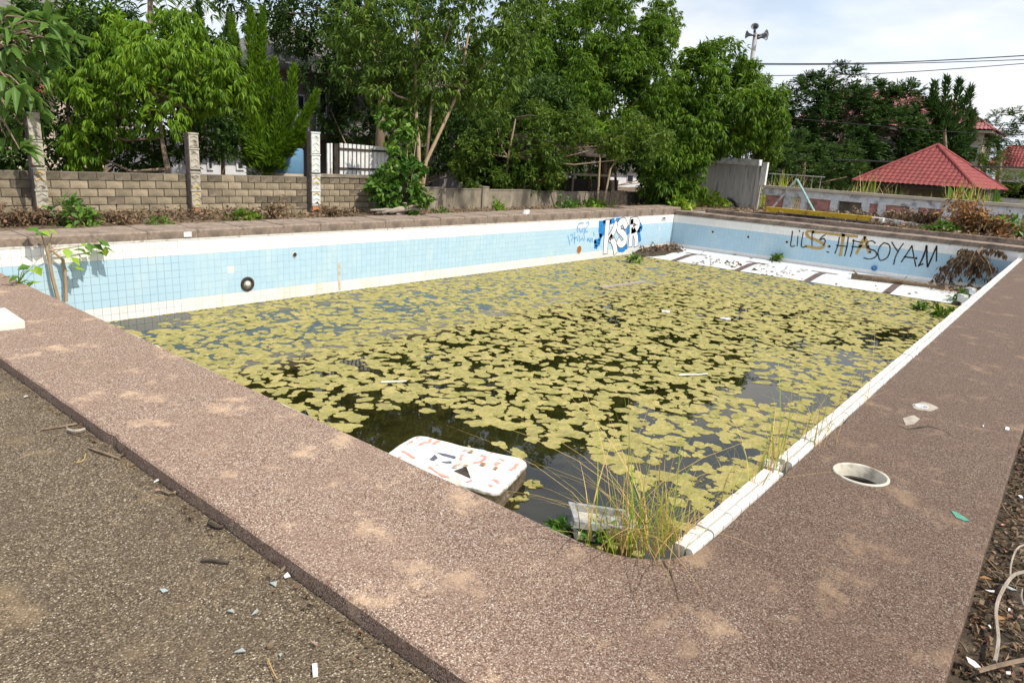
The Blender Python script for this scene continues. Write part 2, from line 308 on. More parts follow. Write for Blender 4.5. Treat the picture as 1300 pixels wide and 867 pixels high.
def sphere_dirs(n):
    d = rng.normal(0, 1, (n, 3)); return unit(d)
def rosettes(P, N, per, length, width, droop, spread, templ='broad', jit=.3):
    """leaf rosettes at points P facing N: 'per' leaves fanning out and drooping"""
    n = len(P); C = np.repeat(P, per, 0); NN = np.repeat(N, per, 0)
    r = sphere_dirs(n*per); D = unit(NN*(1-spread)+r*spread+np.array((0, 0, -droop)))
    C = C+r*length*.12
    Ln = length*rng.uniform(1-jit, 1+jit, n*per); return leaves(C, D, Ln, Ln*width, templ)
def lobes_surface(lobes, dens, sub=.36, subn=1.0, out=.75, squash=1.0):
    """bumpy crown surface: each lobe carries sub-lobes, points sit on the sub-lobes outside all other lobes"""
    PP, NN = [], []
    A = np.array([l[:4] for l in lobes], float)
    for x, y, z, r in A:
        ns = max(6, int(14*subn)); sd = sphere_dirs(ns); sc = np.array((x, y, z))+sd*r*(1-sub*out)*np.array((1, 1, squash)); sr = r*sub*rng.uniform(.75, 1.25, ns)
        for c, q in zip(sc, sr):
            k = max(3, int(dens*4*math.pi*q*q*.6)); d = sphere_dirs(k); p = c+d*(q*rng.uniform(.7, 1.08, (k, 1)))
            PP.append(p); NN.append(unit(d*.7+(p-np.array((x, y, z)))/r*.6))
    P = np.concatenate(PP); N = np.concatenate(NN); keep = np.ones(len(P), bool)
    for x, y, z, r in A: keep &= np.linalg.norm(P-np.array((x, y, z)), axis=1) > r*.62
    return P[keep], N[keep]
def lob(px, D, dd=None):
    """lobes given as (pixel u, v, radius px[, extra depth m]) at camera depth D"""
    out = []
    for q in px:
        d = D+(q[3] if len(q) > 3 else 0); p = PD(q[0], q[1], d); out.append((p.x, p.y, p.z, q[2]*d/F))
    return out
def put_leaves(name, VF, m, parent):
    V = np.concatenate([a for a, _ in VF]); k = 0; fs = []
    for a, f in VF: fs.append(f+k); k += len(a)
    me = np_mesh(name, V-np.array(WL[parent]), np.concatenate(fs), m); return link(name, me, parent, WL[parent])
def limbs(trunk, rad, targets, kids=2, m='bark', r2=.05):
    b = MB(); b.tube(trunk, rad, 8); top = [Vector(p) for p in trunk]
    for t in targets:
        s = top[random.randrange(max(1, len(top)//2), len(top))]; t = Vector(t); mid = (s+t)/2+Vector((random.uniform(-.2, .2), random.uniform(-.2, .2), random.uniform(0, .3)))
        b.tube([s, mid, t], [r2, r2*.7, r2*.3], 6)
    return b
# ================================================================== SETTING
XN, YR, YF, XE = 3.266, 1.405, 14.05, 28.38        # pool: near-left edge, near-right edge, far wall, end wall
XO, YO = 1.936, .0625                               # outer edges of the near deck
ZT, ZW = .226, -1.287                               # top of far tiles, water level
def sheet(name, x0, x1, y0, y1, nx, ny, zf, m, parent=None):
    xs = np.linspace(x0, x1, nx); ys = np.linspace(y0, y1, ny)
    v = [(x, y, zf(x, y)) for y in ys for x in xs]
    f = [(j*nx+i, j*nx+i+1, (j+1)*nx+i+1, (j+1)*nx+i) for j in range(ny-1) for i in range(nx-1)]
    b = MB(); b.add(v, f); return b.build(name, m, parent, (0, 0, 0), smooth=True)
n2 = lambda x, y, s=1.: mnoise.noise(Vector((x*s, y*s, 3.3)))
g = MB()
def addsheet(x0, x1, y0, y1, nx, ny, zf):
    xs = np.linspace(x0, x1, nx); ys = np.linspace(y0, y1, ny)
    g.add([(x, y, zf(x, y)) for y in ys for x in xs], [(j*nx+i, j*nx+i+1, (j+1)*nx+i+1, (j+1)*nx+i) for j in range(ny-1) for i in range(nx-1)])
zn = lambda x, y: .40+.05*n2(x, y, .7)+(.03*n2(x, y, 2.5))
addsheet(-30, 60, 14.95, 40, 181, 51, zn); addsheet(29.25, 60, -30, 14.95, 62, 90, zn)
g.add([(-900, 39.9, .3), (900, 39.9, .3), (900, 900, .3), (-900, 900, .3)], [(0, 1, 2, 3)])
g.add([(59.9, -900, .3), (900, -900, .3), (900, 39.9, .3), (59.9, 39.9, .3)], [(0, 1, 2, 3)])
struct(g.build('ground', MT['soil'], None, (0, 0, 0), smooth=True))
struct(sheet('litter_ground', -1, 29.2, -8, YO+.01, 151, 41, lambda x, y: -.27+.05*n2(x, y, 1.4)+.03*n2(x, y, 5), MT['dirt_dark']))
g = MB(); g.add([(-900, -900, -.4), (59.9, -900, -.4), (59.9, -7.9, -.4), (-900, -7.9, -.4)], [(0, 1, 2, 3)]); struct(g.build('outer_ground', MT['soil'], None, (0, 0, 0)))
pv = sheet('pavement', -14, XO+.02, -7.8, 15, 60, 70, lambda x, y: -.107+.006*n2(x, y, .8), MT['pave']); struct(pv)
g = MB(); g.add([(-900, -7.9, -.13), (-13.9, -7.9, -.13), (-13.9, 40, -.13), (-900, 40, -.13)], [(0, 1, 2, 3)]); struct(g.build('far_ground', MT['soil'], None, (0, 0, 0)))
# ---- near deck: L-shaped slab with a rounded inner corner and two real holes
def wob(pts, step=.09, amp=.004):
    out = []
    for i, p in enumerate(pts):
        q = pts[(i+1) % len(pts)]; d = Vector(q)-Vector(p); k = max(1, int(d.length/step))
        nrm = Vector((-d.y, d.x)).normalized() if d.length else Vector((0, 0))
        for j in range(k):
            a = Vector(p)+d*(j/k); w = amp*mnoise.noise(Vector((a.x*3, a.y*3, 1.7)))*2; c_ = mnoise.noise(Vector((a.x*2.7, a.y*2.7, 8.1)))+.5*mnoise.noise(Vector((a.x*9, a.y*9, 2.2))); w += .016*max(0, c_-.52)/.2; out.append(a+nrm*w)
    return out
RF = .54
fil = [(XN+RF-RF*math.cos(t), YR+RF-RF*math.sin(t)) for t in (math.pi/2*k/10 for k in range(11))]      # concave corner
def offs(pts, d):
    n = len(pts); out = []
    for i in range(n):
        a, b, c = Vector(pts[i-1]), Vector(pts[i]), Vector(pts[(i+1) % n])
        e1 = (b-a).normalized(); e2 = (c-b).normalized(); nr = Vector((e1.y+e2.y, -e1.x-e2.x))
        nr = nr.normalized() if nr.length > 1e-6 else Vector((e1.y, -e1.x)); out.append(b-nr*d)
    return out
def slab(name, loop, holes, z, zb, m, ch=.014):
    o = loop; i = offs(loop, ch); b = MB()
    hl = [[Vector((cx+r*math.cos(-2*math.pi*k/28), cy+r*math.sin(-2*math.pi*k/28))) for k in range(28)] for cx, cy, r in holes]
    pl = [[Vector((p.x, p.y, 0)) for p in i]]+[[Vector((p.x, p.y, 0)) for p in h] for h in hl]
    flat = [p for q in pl for p in q]; b.add([(p.x, p.y, z) for p in flat], tessellate_polygon(pl))
    n = len(o)
    b.add([(p.x, p.y, z) for p in i]+[(p.x, p.y, z-ch) for p in o]+[(p.x, p.y, zb) for p in o], [(k, (k+1) % n, n+(k+1) % n, n+k) for k in range(n)]+[(n+k, n+(k+1) % n, 2*n+(k+1) % n, 2*n+k) for k in range(n)])
    for h in hl:
        k = len(h); b.add([(p.x, p.y, z) for p in h]+[(p.x, p.y, z-.6) for p in h], [(j, (j+1) % k, k+(j+1) % k, k+j) for j in range(k)])
    return b.build(name, m, None, (0, 0, 0), fix=True)
HX, HY, HR = PZ(1094, 603, 0).x, PZ(1094, 601, 0).y, .20
H2 = PZ(1170, 517, 0)
deck_loop = wob([(XO, YO), (29.3, YO), (29.3, YR)]+[fil[k] for k in range(10, -1, -1)]+[(XN, YF+.02), (XO, YF+.02)])
struct(slab('pool_deck', deck_loop, [(HX, HY, HR), (H2.x, H2.y, .055)], 0, -.9, MT['deck']))
# ================================================================== POOL
pool = thing('swimming_pool', ((XN+XE)/2, (YR+YF)/2, -1.2), 'abandoned white and blue tiled pool half full of scummy water', 'pool')
ROWZ = [ZT-.03-.15*k for k in range(12)]
def rowmat(k): return 0 if k < 2 else (1 if k < 8 else 2)
TP, TJ, TH = .15, .006, .005
def tile_box(b, along, z0, z1, u0, u1, plane, mi, d=TH):
    """front face + sides of one tile standing proud of the wall"""
    e = .0015
    if along == 'x': v = [(u0, plane, z0), (u1, plane, z0), (u1, plane, z1), (u0, plane, z1), (u0-e, plane+d, z0-e), (u1+e, plane+d, z0-e), (u1+e, plane+d, z1+e), (u0-e, plane+d, z1+e)]
    else: v = [(plane, u1, z0), (plane, u0, z0), (plane, u0, z1), (plane, u1, z1), (plane+d, u1+e, z0-e), (plane+d, u0-e, z0-e), (plane+d, u0-e, z1+e), (plane+d, u1+e, z1+e)]
    b.add(v, [(0, 1, 2, 3), (4, 5, 1, 0), (5, 6, 2, 1), (6, 7, 3, 2), (7, 4, 0, 3)], mi)
TM = [MT['tw'], MT['tb'], MT['ts']]
wall = MB().bb((XN-.4, YF+TH, -3), (6.6, YF+.3, ZT-.002), 1).bb((6.6, YF+TH, -3), (XE+.4, YF+.3, ZT-.002)).build('pool_wall', [MT['grout'], MT['grout_d']], pool)
wall['label'] = 'long far wall of the pool with blue letters'
rest = MB(); ncol = int((XE-XN)/TP); tmesh = {}; nt_ = 0
for c in range(ncol):
    u0 = XN+c*TP+TJ/2; u1 = u0+TP-TJ
    for k in range(11):
        z1 = ROWZ[k]-TJ/2; z0 = ROWZ[k]-TP+TJ/2
        if random.random() < .0012: continue
        if c < 28 and k < 10:
            if rowmat(k) not in tmesh:
                t = MB(); tile_box(t, 'x', -.0715, .0715, -.0715, .0715, -TH/2, 0); tmesh[rowmat(k)] = t.mesh('tile', TM[rowmat(k)])
            o = link('tile', tmesh[rowmat(k)], wall, ((u0+u1)/2, YF+TH/2+random.uniform(-.001, .001), (z0+z1)/2)); nt_ += 1
        else: tile_box(rest, 'x', z0, z1, u0, u1, YF+random.uniform(-.001, .001), rowmat(k))
o = rest.build('tile', TM, wall); o['kind'] = 'stuff'
cap = MB()
for k in range(int((XE-XN)/.3)): cap.bb((XN+k*.3+.002, YF-.006, ZT-.028), (XN+k*.3+.298, YF+.12, ZT+random.uniform(0, .002)))
cap.build('edge_trim', MT['cope'], pool)
wall2 = MB().bb((XE+TH, YR-.3, -3), (XE+.3, YF-.002, ZT-.002)).build('pool_wall', MT['grout'], pool)
wall2['label'] = 'short end wall of the pool with black and gold letters'
rest = MB()
for c in range(int((YF-YR)/TP)):
    u0 = YF-.004-(c+1)*TP+TJ/2; u1 = u0+TP-TJ
    for k in range(10):
        if random.random() < .001: continue
        tile_box(rest, 'y', ROWZ[k]-TP+TJ/2, ROWZ[k]-TJ/2, u0, u1, XE+random.uniform(-.001, .001), 0 if k >= 8 else rowmat(k))
o = rest.build('tile', TM, wall2); o['kind'] = 'stuff'
cap = MB()
for k in range(int((YF-YR)/.3)): cap.bb((XE-.006, YF-k*.3-.298, ZT-.028), (XE+.12, YF-k*.3-.002, ZT+random.uniform(0, .002)))
cap.build('edge_trim', MT['cope'], pool)
# near walls (seen only mirrored in the water) and floor
w = MB(); w.bb((XN-.25, YR-.3, -3), (XN-.003, YF+.1, -.05)); w.build('pool_wall', MT['tb'], pool)['label'] = 'near left wall under the deck edge'
w = MB(); w.bb((XN, YR-.25, -3), (XE, YR-.003, -.06)); w.build('pool_wall', MT['tb'], pool)['label'] = 'near right wall under the white coping'
lip = MB(); lip.bb((XN-.002, YR+RF, -.05), (XN+.012, YF, -.018)); lip.build('edge_trim', MT['cope'], pool)
fl = MB(); zfl = lambda x: -1.16 if x > 26.2 else (-1.16-(26.2-x)*.095 if x > 24 else -1.37-(24-x)*.06)
ft = MB(); fb = MB()
xs = [XN, 12, 20, 24, 26.2, XE+.1]
fb.add([(x, y, zfl(x)-.006) for x in xs for y in (YR, YF+.02)], [(2*i, 2*i+2, 2*i+3, 2*i+1) for i in range(len(xs)-1)]); pf = fb.build('pool_floor', MT['grout'], pool)
for i in range(int((XE-23.5)/.2)):
    for j in range(int((YF-YR)/.2)):
        x1 = XE-i*.2-.003; x0 = x1-.194; y1 = YF-j*.2-.003; y0 = y1-.194
        if random.random() < .01: continue
        ft.add([(x0, y0, zfl(x0)), (x1, y0, zfl(x1)), (x1, y1, zfl(x1)), (x0, y1, zfl(x0)), (x0, y0, zfl(x0)-.005), (x1, y0, zfl(x1)-.005), (x1, y1, zfl(x1)-.005), (x0, y1, zfl(x0)-.005)], [(0, 1, 2, 3), (4, 5, 1, 0), (5, 6, 2, 1), (6, 7, 3, 2), (7, 4, 0, 3)])
o = ft.build('tile', MT['tf'], pf); o['kind'] = 'stuff'
MT['lane'] = mat('lane_tile', (.075, .05, .045), (.13, .09, .08), 8, .5)
for y in (12.1, 9.55, 7.05, 4.55, 2.6):
    ln = MB()
    for x0, x1, ya, yb in ((24.0, 26.2, y-.12, y+.12), (26.2, 26.75, y-.12, y+.12), (26.75, 26.95, y-.45, y+.45)):
        z0, z1 = zfl(x0)+.006, zfl(x1)+.006
        ln.add([(x0, ya, z0), (x1, ya, z1), (x1, yb, z1), (x0, yb, z0), (x0, ya, z0-.01), (x1, ya, z1-.01), (x1, yb, z1-.01), (x0, yb, z0-.01)], [(0, 1, 2, 3), (4, 5, 1, 0), (5, 6, 2, 1), (6, 7, 3, 2), (7, 4, 0, 3)])
    ln.build('lane_marking', MT['lane'], pf)
# right-hand white coping: sloping flat tiles with a rounded trim row against the deck, one piece broken out
k = 0; x = 3.62; trim = None
while x < XE-.05:
    L1 = .30; gap = 5.12 < x+L1/2 < 5.50
    if not gap:
        zt = .036+random.uniform(-.005, .004)
        bb = MB(); y0, y1 = YR+.057, YR+.122; bb.bb((x+.003, y0, -.06), (x+L1-.003, y1, zt)); bb.build('coping_tile', MT['cope'], pool, ((x+L1/2), y0, zt))
        for j in range(2):
            xa = x+j*.15+.003; xb = xa+.143; z = zt-.004+random.uniform(-.003, .002); dy = random.uniform(-.003, .003)
            pr = [(0, -.05), (0, z-.022), (.006, z-.008), (.02, z), (.044, z), (.044, -.05)]
            pp = MB(); pp.prism([(xa, YR+dy+a, c) for a, c in pr], (xb-xa, 0, 0)); pp.build('trim_tile', MT['cope'], pool, (xa, YR, z))
    x += L1
bk = MB(); bk.box((5.33, 1.53, -.03), (.16, .12, .07), rz=.3); bk.box((5.22, 1.47, -.035), (.1, .08, .05), rz=-.4); bk.box((5.45, 1.50, -.04), (.08, .1, .05), rz=.8)
bk.build('broken_coping', MT['cope'], pool)
# ---- graffiti (thin paint on the tiles)
def ribbon(b, pts, w, along, plane, mi=0, steady=False):
    ax = 0 if along == 'x' else 1; P2 = [(p[ax], p[2]) for p in pts]; n = len(P2); vs = []
    for i, p in enumerate(P2):
        a = P2[max(i-1, 0)]; c = P2[min(i+1, n-1)]; d = Vector((c[0]-a[0], c[1]-a[1])); d = d.normalized() if d.length > 1e-9 else Vector((1, 0))
        nr = Vector((-d.y, d.x)); e = d*(w*.4 if i == n-1 else (-w*.4 if i == 0 else 0)); ww = w*(.5 if steady else random.uniform(.40, .58))
        for s in (-1, 1):
            q = (p[0]+nr.x*ww*s+e.x, p[1]+nr.y*ww*s+e.y); vs.append((q[0], plane, q[1]) if along == 'x' else (plane, q[0], q[1]))
    b.add(vs, [(2*i, 2*i+1, 2*i+3, 2*i+2) for i in range(n-1)], mi)
def smooth(pts, k=5):
    if len(pts) < 3: return pts
    out = []
    for i in range(len(pts)-1):
        p0, p1, p2, p3 = (np.array(pts[max(0, min(len(pts)-1, j))], float) for j in (i-1, i, i+1, i+2))
        for t in np.linspace(0, 1, k, endpoint=False): out.append(tuple(.5*((2*p1)+(-p0+p2)*t+(2*p0-5*p1+4*p2-p3)*t*t+(-p0+3*p1-3*p2+p3)*t**3)))
    return out+[tuple(pts[-1])]
lx = lambda c: [PY(700+x/8.125, 270+y/8.125, YF) for x, y in c]
ex = lambda c: [PX(980+x/6.5, 280+y/6.5, XE) for x, y in c]
ex8 = lambda c: [PX(1060+x/6.19, 240+y/6.19, XE) for x, y in c]
g1 = MB()
for c, w in (([(520, 130), (517, 170), (522, 205)], .42), ([(505, 240), (500, 270)], .2), ([(450, 300), (485, 290), (490, 320), (460, 330), (450, 300)], .16), ([(450, 352), (465, 358)], .16),
             ([(600, 100), (640, 85)], .2), ([(680, 75), (700, 95)], .3), ([(785, 160), (792, 195)], .26), ([(690, 370), (730, 378), (770, 355)], .24), ([(915, 130), (925, 165), (895, 175)], .24), ([(898, 180), (912, 285)], .17), ([(540, 95), (610, 92)], .12), ([(660, 110), (690, 115)], .2)):
    ribbon(g1, smooth(lx(c)), w, 'x', YF-.004, 0)
LET = [[(578, 105), (565, 250), (555, 395)], [(665, 125), (635, 200), (600, 262)], [(612, 255), (645, 320), (660, 395)],
       [(765, 135), (742, 90), (703, 112), (692, 165), (728, 208), (758, 250), (752, 305), (715, 328), (692, 300)],
       [(828, 95), (822, 210), (812, 325)], [(828, 90), (875, 82), (892, 125), (868, 170), (835, 185)], [(850, 190), (872, 255), (872, 322)]]
for c in LET: ribbon(g1, smooth(lx(c)), .335, 'x', YF-.006, 1, True)
for c in LET: ribbon(g1, smooth(lx(c)), .26, 'x', YF-.009, 2, True)
for c in ([(715, 165), (765, 175)], [(590, 272), (640, 262)], [(838, 120), (855, 110), (862, 130), (840, 140)]): ribbon(g1, lx(c), .05, 'x', YF-.011, 1)
for c in ([(270, 150), (285, 115), (330, 108)], [(360, 110), (375, 98), (388, 112), (372, 140), (358, 155)], [(265, 150), (270, 200)], [(285, 160), (292, 190), (310, 200), (318, 165), (325, 195)], [(335, 150), (345, 205)], [(355, 165), (350, 200), (372, 195)],
          [(195, 235), (212, 225), (220, 245), (205, 290)], [(235, 210), (238, 315)], [(235, 270), (262, 255), (270, 290)], [(285, 240), (290, 300)], [(300, 285), (320, 265), (332, 290)], [(335, 215), (345, 280)], [(375, 265), (370, 300), (388, 262), (392, 298)], [(405, 265), (400, 305), (420, 262), (422, 300)], [(435, 210), (442, 235)], [(170, 240), (190, 330)]):
    ribbon(g1, smooth(lx(c), 3), .055, 'x', YF-.004, 3)
MT['outl'] = mat('outline_spray', (.07, .07, .11), (.14, .14, .19), 14, .6)
o = g1.build('graffiti', [MT['bluep'], MT['outl'], MT['fill'], MT['bluel']], wall); o['label'] = 'blue and white bubble letters KSR with small blue scrawl'
g2 = MB(); blk = MB()
for c in ([(340, 95), (300, 88), (285, 110), (310, 140), (360, 160), (410, 185), (430, 208), (400, 228), (350, 225), (280, 212)], [(340, 95), (420, 98), (500, 112), (600, 122), (700, 130)], [(590, 118), (580, 200), (565, 285)], [(765, 140), (735, 200), (700, 270)], [(768, 140), (785, 200), (803, 262)], [(720, 212), (795, 220)]):
    ribbon(g2, smooth(ex(c)), .115, 'y', XE-.004, 0)
for c in ([(170, 90), (162, 150), (155, 210), (188, 211)], [(215, 130), (208, 210)], [(227, 84), (229, 92)], [(258, 100), (243, 213), (285, 214)], [(332, 105), (330, 205)], [(440, 118), (415, 135), (395, 160), (430, 150), (440, 175), (425, 205)], [(462, 215), (475, 218)], [(455, 258), (470, 264)],
          [(557, 140), (545, 200), (520, 272)], [(630, 140), (620, 210), (600, 292)], [(533, 205), (622, 215)], [(675, 160), (665, 230), (648, 296)], [(668, 168), (742, 182)], [(660, 215), (722, 222)],
          [(852, 188), (830, 170), (795, 175), (778, 205), (805, 235), (850, 252), (865, 285), (840, 310), (800, 318), (760, 310)],
          [(925, 185), (892, 215), (875, 270), (890, 325), (920, 325), (955, 300), (975, 245), (965, 200), (925, 185)], [(990, 180), (1010, 215), (1035, 250)], [(1085, 190), (1050, 240), (1020, 300), (1005, 360)],
          [(1155, 210), (1120, 265), (1068, 342)], [(1155, 210), (1170, 290), (1187, 376)], [(1092, 300), (1195, 312)]):
    ribbon(g2, smooth(ex(c)), .044, 'y', XE-.007, 1)
for c in ([(720, 447), (695, 530), (658, 605)], [(722, 450), (722, 530), (727, 612)], [(660, 600), (690, 590)], [(730, 610), (765, 530), (800, 450)], [(800, 452), (797, 565)]): ribbon(g2, smooth(ex8(c)), .055, 'y', XE-.007, 1)
o = g2.build('graffiti', [MT['gold'], MT['black']], wall2); o['label'] = 'black letters LiL S H F A SOYAM with gold STA sprayed across'
# ---- fittings in the walls
p = PY(314, 360.5, YF); t = bpy.data.objects.new('pool_light', None); COL.objects.link(t); t.parent = pool; t.location = Vector((p.x, YF, p.z))-WL[pool]; WL[t] = Vector((p.x, YF, p.z))
MB().lathe((p.x, YF, p.z), (0, -1, 0), [(.158, -.01), (.16, .02), (.145, .032), (.10, .03), (.095, .0)], 28).build('rim', MT['dark'], t, smooth=True)
MB().lathe((p.x, YF, p.z), (0, -1, 0), [(.098, .004), (.09, .012), (.06, .012), (.058, .016)], 24).build('gasket', MT['grey'], t)
MB().lathe((p.x, YF, p.z), (0, -1, 0), [(.06, .014), (.058, .026), (.03, .034), (.0, .036)], 20).build('lens', MT['offwhite'], t, smooth=True)
def hole(u, v, rx, plane='y', m='dark'):
    b = MB()
    if plane == 'y': q = PY(u, v, YF); ax = (0, -1, 0); c = (q.x, YF, q.z)
    else: q = PX(u, v, XE); ax = (-1, 0, 0); c = (XE, q.y, q.z)
    b.lathe(c, ax, [(rx*1.12, -.002), (rx*1.1, .012), (rx*.98, .014), (rx*.95, .006)], 20, 1); b.lathe(c, ax, [(rx*.96, .0075), (0.001, .0075)], 20, 0)
    return b.build('inlet', [MT[m], MT['offwhite']], pool)
hole(374, 323.5, .055); o = hole(735, 317, .15, m='rust'); o['label'] = 'open brown lamp hole in the far wall'
for u, v in ((905, 294.5), (950, 301), (999, 307.5), (1053, 313), (1104.5, 320), (1163, 328)): hole(u, v, .05, 'x', 'black')
p = PY(843, 277, YF); MB().box((p.x, YF-.02, p.z), (.42, .05, .12)).box((p.x-.08, YF-.048, p.z), (.16, .01, .07), 1).build('skimmer_box', [MT['offwhite'], MT['dark']], pool)
st = MB(); a = PY(430.5, 335, YF); bq = PY(431, 367, YF); ribbon(st, [a, (a+bq)/2, bq], .07, 'x', YF-.005); o = st.build('rust_stain', mat('pale_rust', (.40, .30, .20), (.66, .60, .5), 7, .8), wall)
p = PX(1110, 340.5, XE); pc = MB(); pc.lathe((XE, p.y, p.z), (-1, 0, 0), [(.09, -.01), (.1, .05), (.07, .09), (.06, .05)], 14); pc.build('outlet_cap', MT['bluep'], pool)
# ---- water
w = MB(); w.add([(XN-.002, YR-.002, ZW), (26.3, YR-.002, ZW), (26.3, YF+.005, ZW), (XN-.002, YF+.005, ZW)], [(0, 1, 2, 3)]); struct(w.build('pool_water', MT['water'], None, (0, 0, ZW)))
# ================================================================== FAR SIDE: kerbs, walls, pillars
ks = thing('kerb', (10, 14.5, .2), 'long weathered brown kerb above the far pool wall', 'kerb')
x = -4.0; i = 0
while x < 29.0:
    z = .385+.0058*(x-3.5)+random.uniform(-.006, .006); L1 = 1.0
    b = MB(); y0 = YF+.015+random.uniform(-.006, .006)
    pr = [(y0, ZT+.002), (y0, z-.02), (y0+.02, z), (y0+1.0, z+.02), (y0+1.0, .1), (y0+.2, .1), (y0+.2, ZT+.002)]
    b.prism([(x+.006, a, c) for a, c in pr], (min(L1, 29-x)-.005, 0, 0)); b.build('kerb_slab', MT['kerb'], ks, (x+.5, y0, z), fix=True); x += L1
ke = thing('kerb', (29, 8, .2), 'brown kerb above the end wall of the pool', 'kerb')
y = 14.0
while y > -.5:
    L1 = 1.0; z = .40+random.uniform(-.01, .01); x0 = XE+.012+random.uniform(-.006, .006)
    pr = [(x0, ZT+.002), (x0, z-.02), (x0+.02, z), (x0+.8, z), (x0+.8, .1), (x0+.2, .1), (x0+.2, ZT+.002)]
    b = MB(); b.prism([(a, y-.006, c) for a, c in pr], (0, -L1+.005, 0)); b.build('kerb_slab', MT['kerb'], ke, (x0, y-.5, z), fix=True); y -= L1
st2 = thing('step', (29.6, 8, .4), 'low dark concrete step behind the end kerb', 'step')
y = 13.0
while y > 1:
    b = MB(); b.bb((29.22, y-1.49, .3), (29.62, y, .56+random.uniform(-.01, .01))); b.build('step_slab', MT['kerb'], st2); y -= 1.5
# block wall ------------------------------------------------------------------
WY = 16.5
bw = thing('block_wall', (8, WY, .3), 'bare cement block wall with three pillars behind the pool', 'wall')
MB().bb((1.0, WY+.012, .2), (13.75, WY+.15, 1.375)).build('mortar_core', MT['mortar'], bw)
def blockmesh(w, h, d):
    b = MB(); e = .006
    v = [(-w/2, 0, -h/2), (w/2, 0, -h/2), (w/2, 0, h/2), (-w/2, 0, h/2)]
    f = [(a*(1-2*e/w), -d, c*(1-2*e/h)) for a, _, c in v]; b.add(f+v, [(0, 1, 2, 3), (4, 5, 1, 0), (5, 6, 2, 1), (6, 7, 3, 2), (7, 4, 0, 3)]); return b.mesh('block', MT['block'])
BM = blockmesh(.336, .158, .02); BH = blockmesh(.162, .158, .02); BD = blockmesh(.336, .158, .02); BD.materials[0] = MT['block_d']
for r in range(7):
    z = 1.372-.171*(r+.5); x = 1.0 if r % 2 else 1.175
    while x < 13.5:
        dk = random.random() < (.8 if r == 0 else .12)
        o = link('block', BD if dk else BM, bw, (x+.175, WY+.012+random.uniform(-.008, .005), z+random.uniform(-.004, .004))); o.rotation_euler.y = random.uniform(-.01, .01); x += .35
cp = MB(); cp.bb((11.66, WY-.03, 1.376), (13.8, WY+.17, 1.46)); cp.build('coping', MT['cement'], bw)
lw = thing('cement_wall', (19.5, WY, .3), 'lower stained cement wall under the trees', 'wall')
x = 13.80; k = 0
for xe, zt in ((16.4, 1.10), (18.4, 1.06), (18.75, 1.14), (21.2, 1.04), (23.4, 1.0), (25.6, .97)):
    b = MB(); th = .04 if k == 2 else 0; b.bb((x+.006, WY-th, .2), (xe-.006, WY+.14+th, zt)); b.bb((x+.004, WY-.012-th, zt), (xe-.004, WY+.15+th, zt+.035)); b.build('wall_panel', MT['cement'], lw); x = xe; k += 1
# pillars ------------------------------------------------------------------
MT['pil'] = mat('pillar_lichen', (.34, .31, .25), (.50, .47, .40), 14, .9, .5, 40, c3=(.16, .13, .10), s3=7, t3=(.5, .65))
MT['pilw'] = mat('pillar_white', (.52, .56, .54), (.68, .70, .68), 14, .85, .3, 40, c3=(.28, .24, .2), s3=6, t3=(.55, .7))
MT['lich'] = mat('yellow_lichen', (.44, .31, .08), (.54, .42, .18), 20, .9, .2)
MT['terra'] = mat('terracotta', (.40, .15, .06), (.52, .24, .12), 10, .9)
def pillar(u, zt, lab, wd, fm, yl, lean=0):
    p = PY(u, 250, WY-.16); x = p.x; t = thing('pillar', (x, WY-.09, .35), lab, 'pillar', 'pillars in front of the block wall')
    h = zt-.35; d = .18
    b = MB(); b.bb((x-wd/2, WY-.18, .35), (x+wd/2, WY-.005, zt)); b.build('shaft', MT['dark_pil'], t)
    f = WY-.18; k = 0
    for a, c in ((.62, 1.0), (1.03, 1.42), (1.5, 1.95), (2.0, zt-.03)):
        if c > zt: c = zt-.02
        b = MB(); b.bb((x-wd/2+.012, f-.03, a), (x+wd/2+.004, f+.01, c)); pn = b.build('face_panel', MT[fm], t)
        b = MB(); b.bb((x-wd/2-.004, f-.045, c), (x+wd/2+.012, f+.01, c+.035)); b.build('band', MT[fm], t)
        n = 3
        for j in range(n):
            zc = a+(j+.35)*(c-a)/n; cv = MB(); s = (c-a)/n*.55
            for sg in (-1, 1): cv.prism([(x+.008, f-.042, zc+s), (x+.008, f-.042, zc+s*.45), (x+.008+sg*wd*.36, f-.042, zc-s*.25), (x+.008+sg*wd*.36, f-.042, zc+s*.2)], (0, .02, 0))
            cv.build('chevron', MT['lich'] if (k < 2 and random.random() < yl) else MT[fm], pn, fix=True)
        k += 1
    b = MB(); b.bb((x-wd/2+.02, f-.03, .50), (x+wd/2, f+.01, .60)); b.build('foot_tile', MT['terra'], t)
    return t
MT['dark_pil'] = mat('pillar_dark', (.10, .08, .075), (.18, .15, .135), 8, .95, .4)
pillar(52, 2.5, 'weathered pillar on the left with chevron mouldings and yellow lichen', .22, 'pil', .6)
pillar(248, 2.32, 'mossy chevron pillar below the drooping mango tree', .23, 'pil', .6)
pillar(400, 2.55, 'slim whitened pillar to the left of the picket gate', .27, 'pilw', .7)
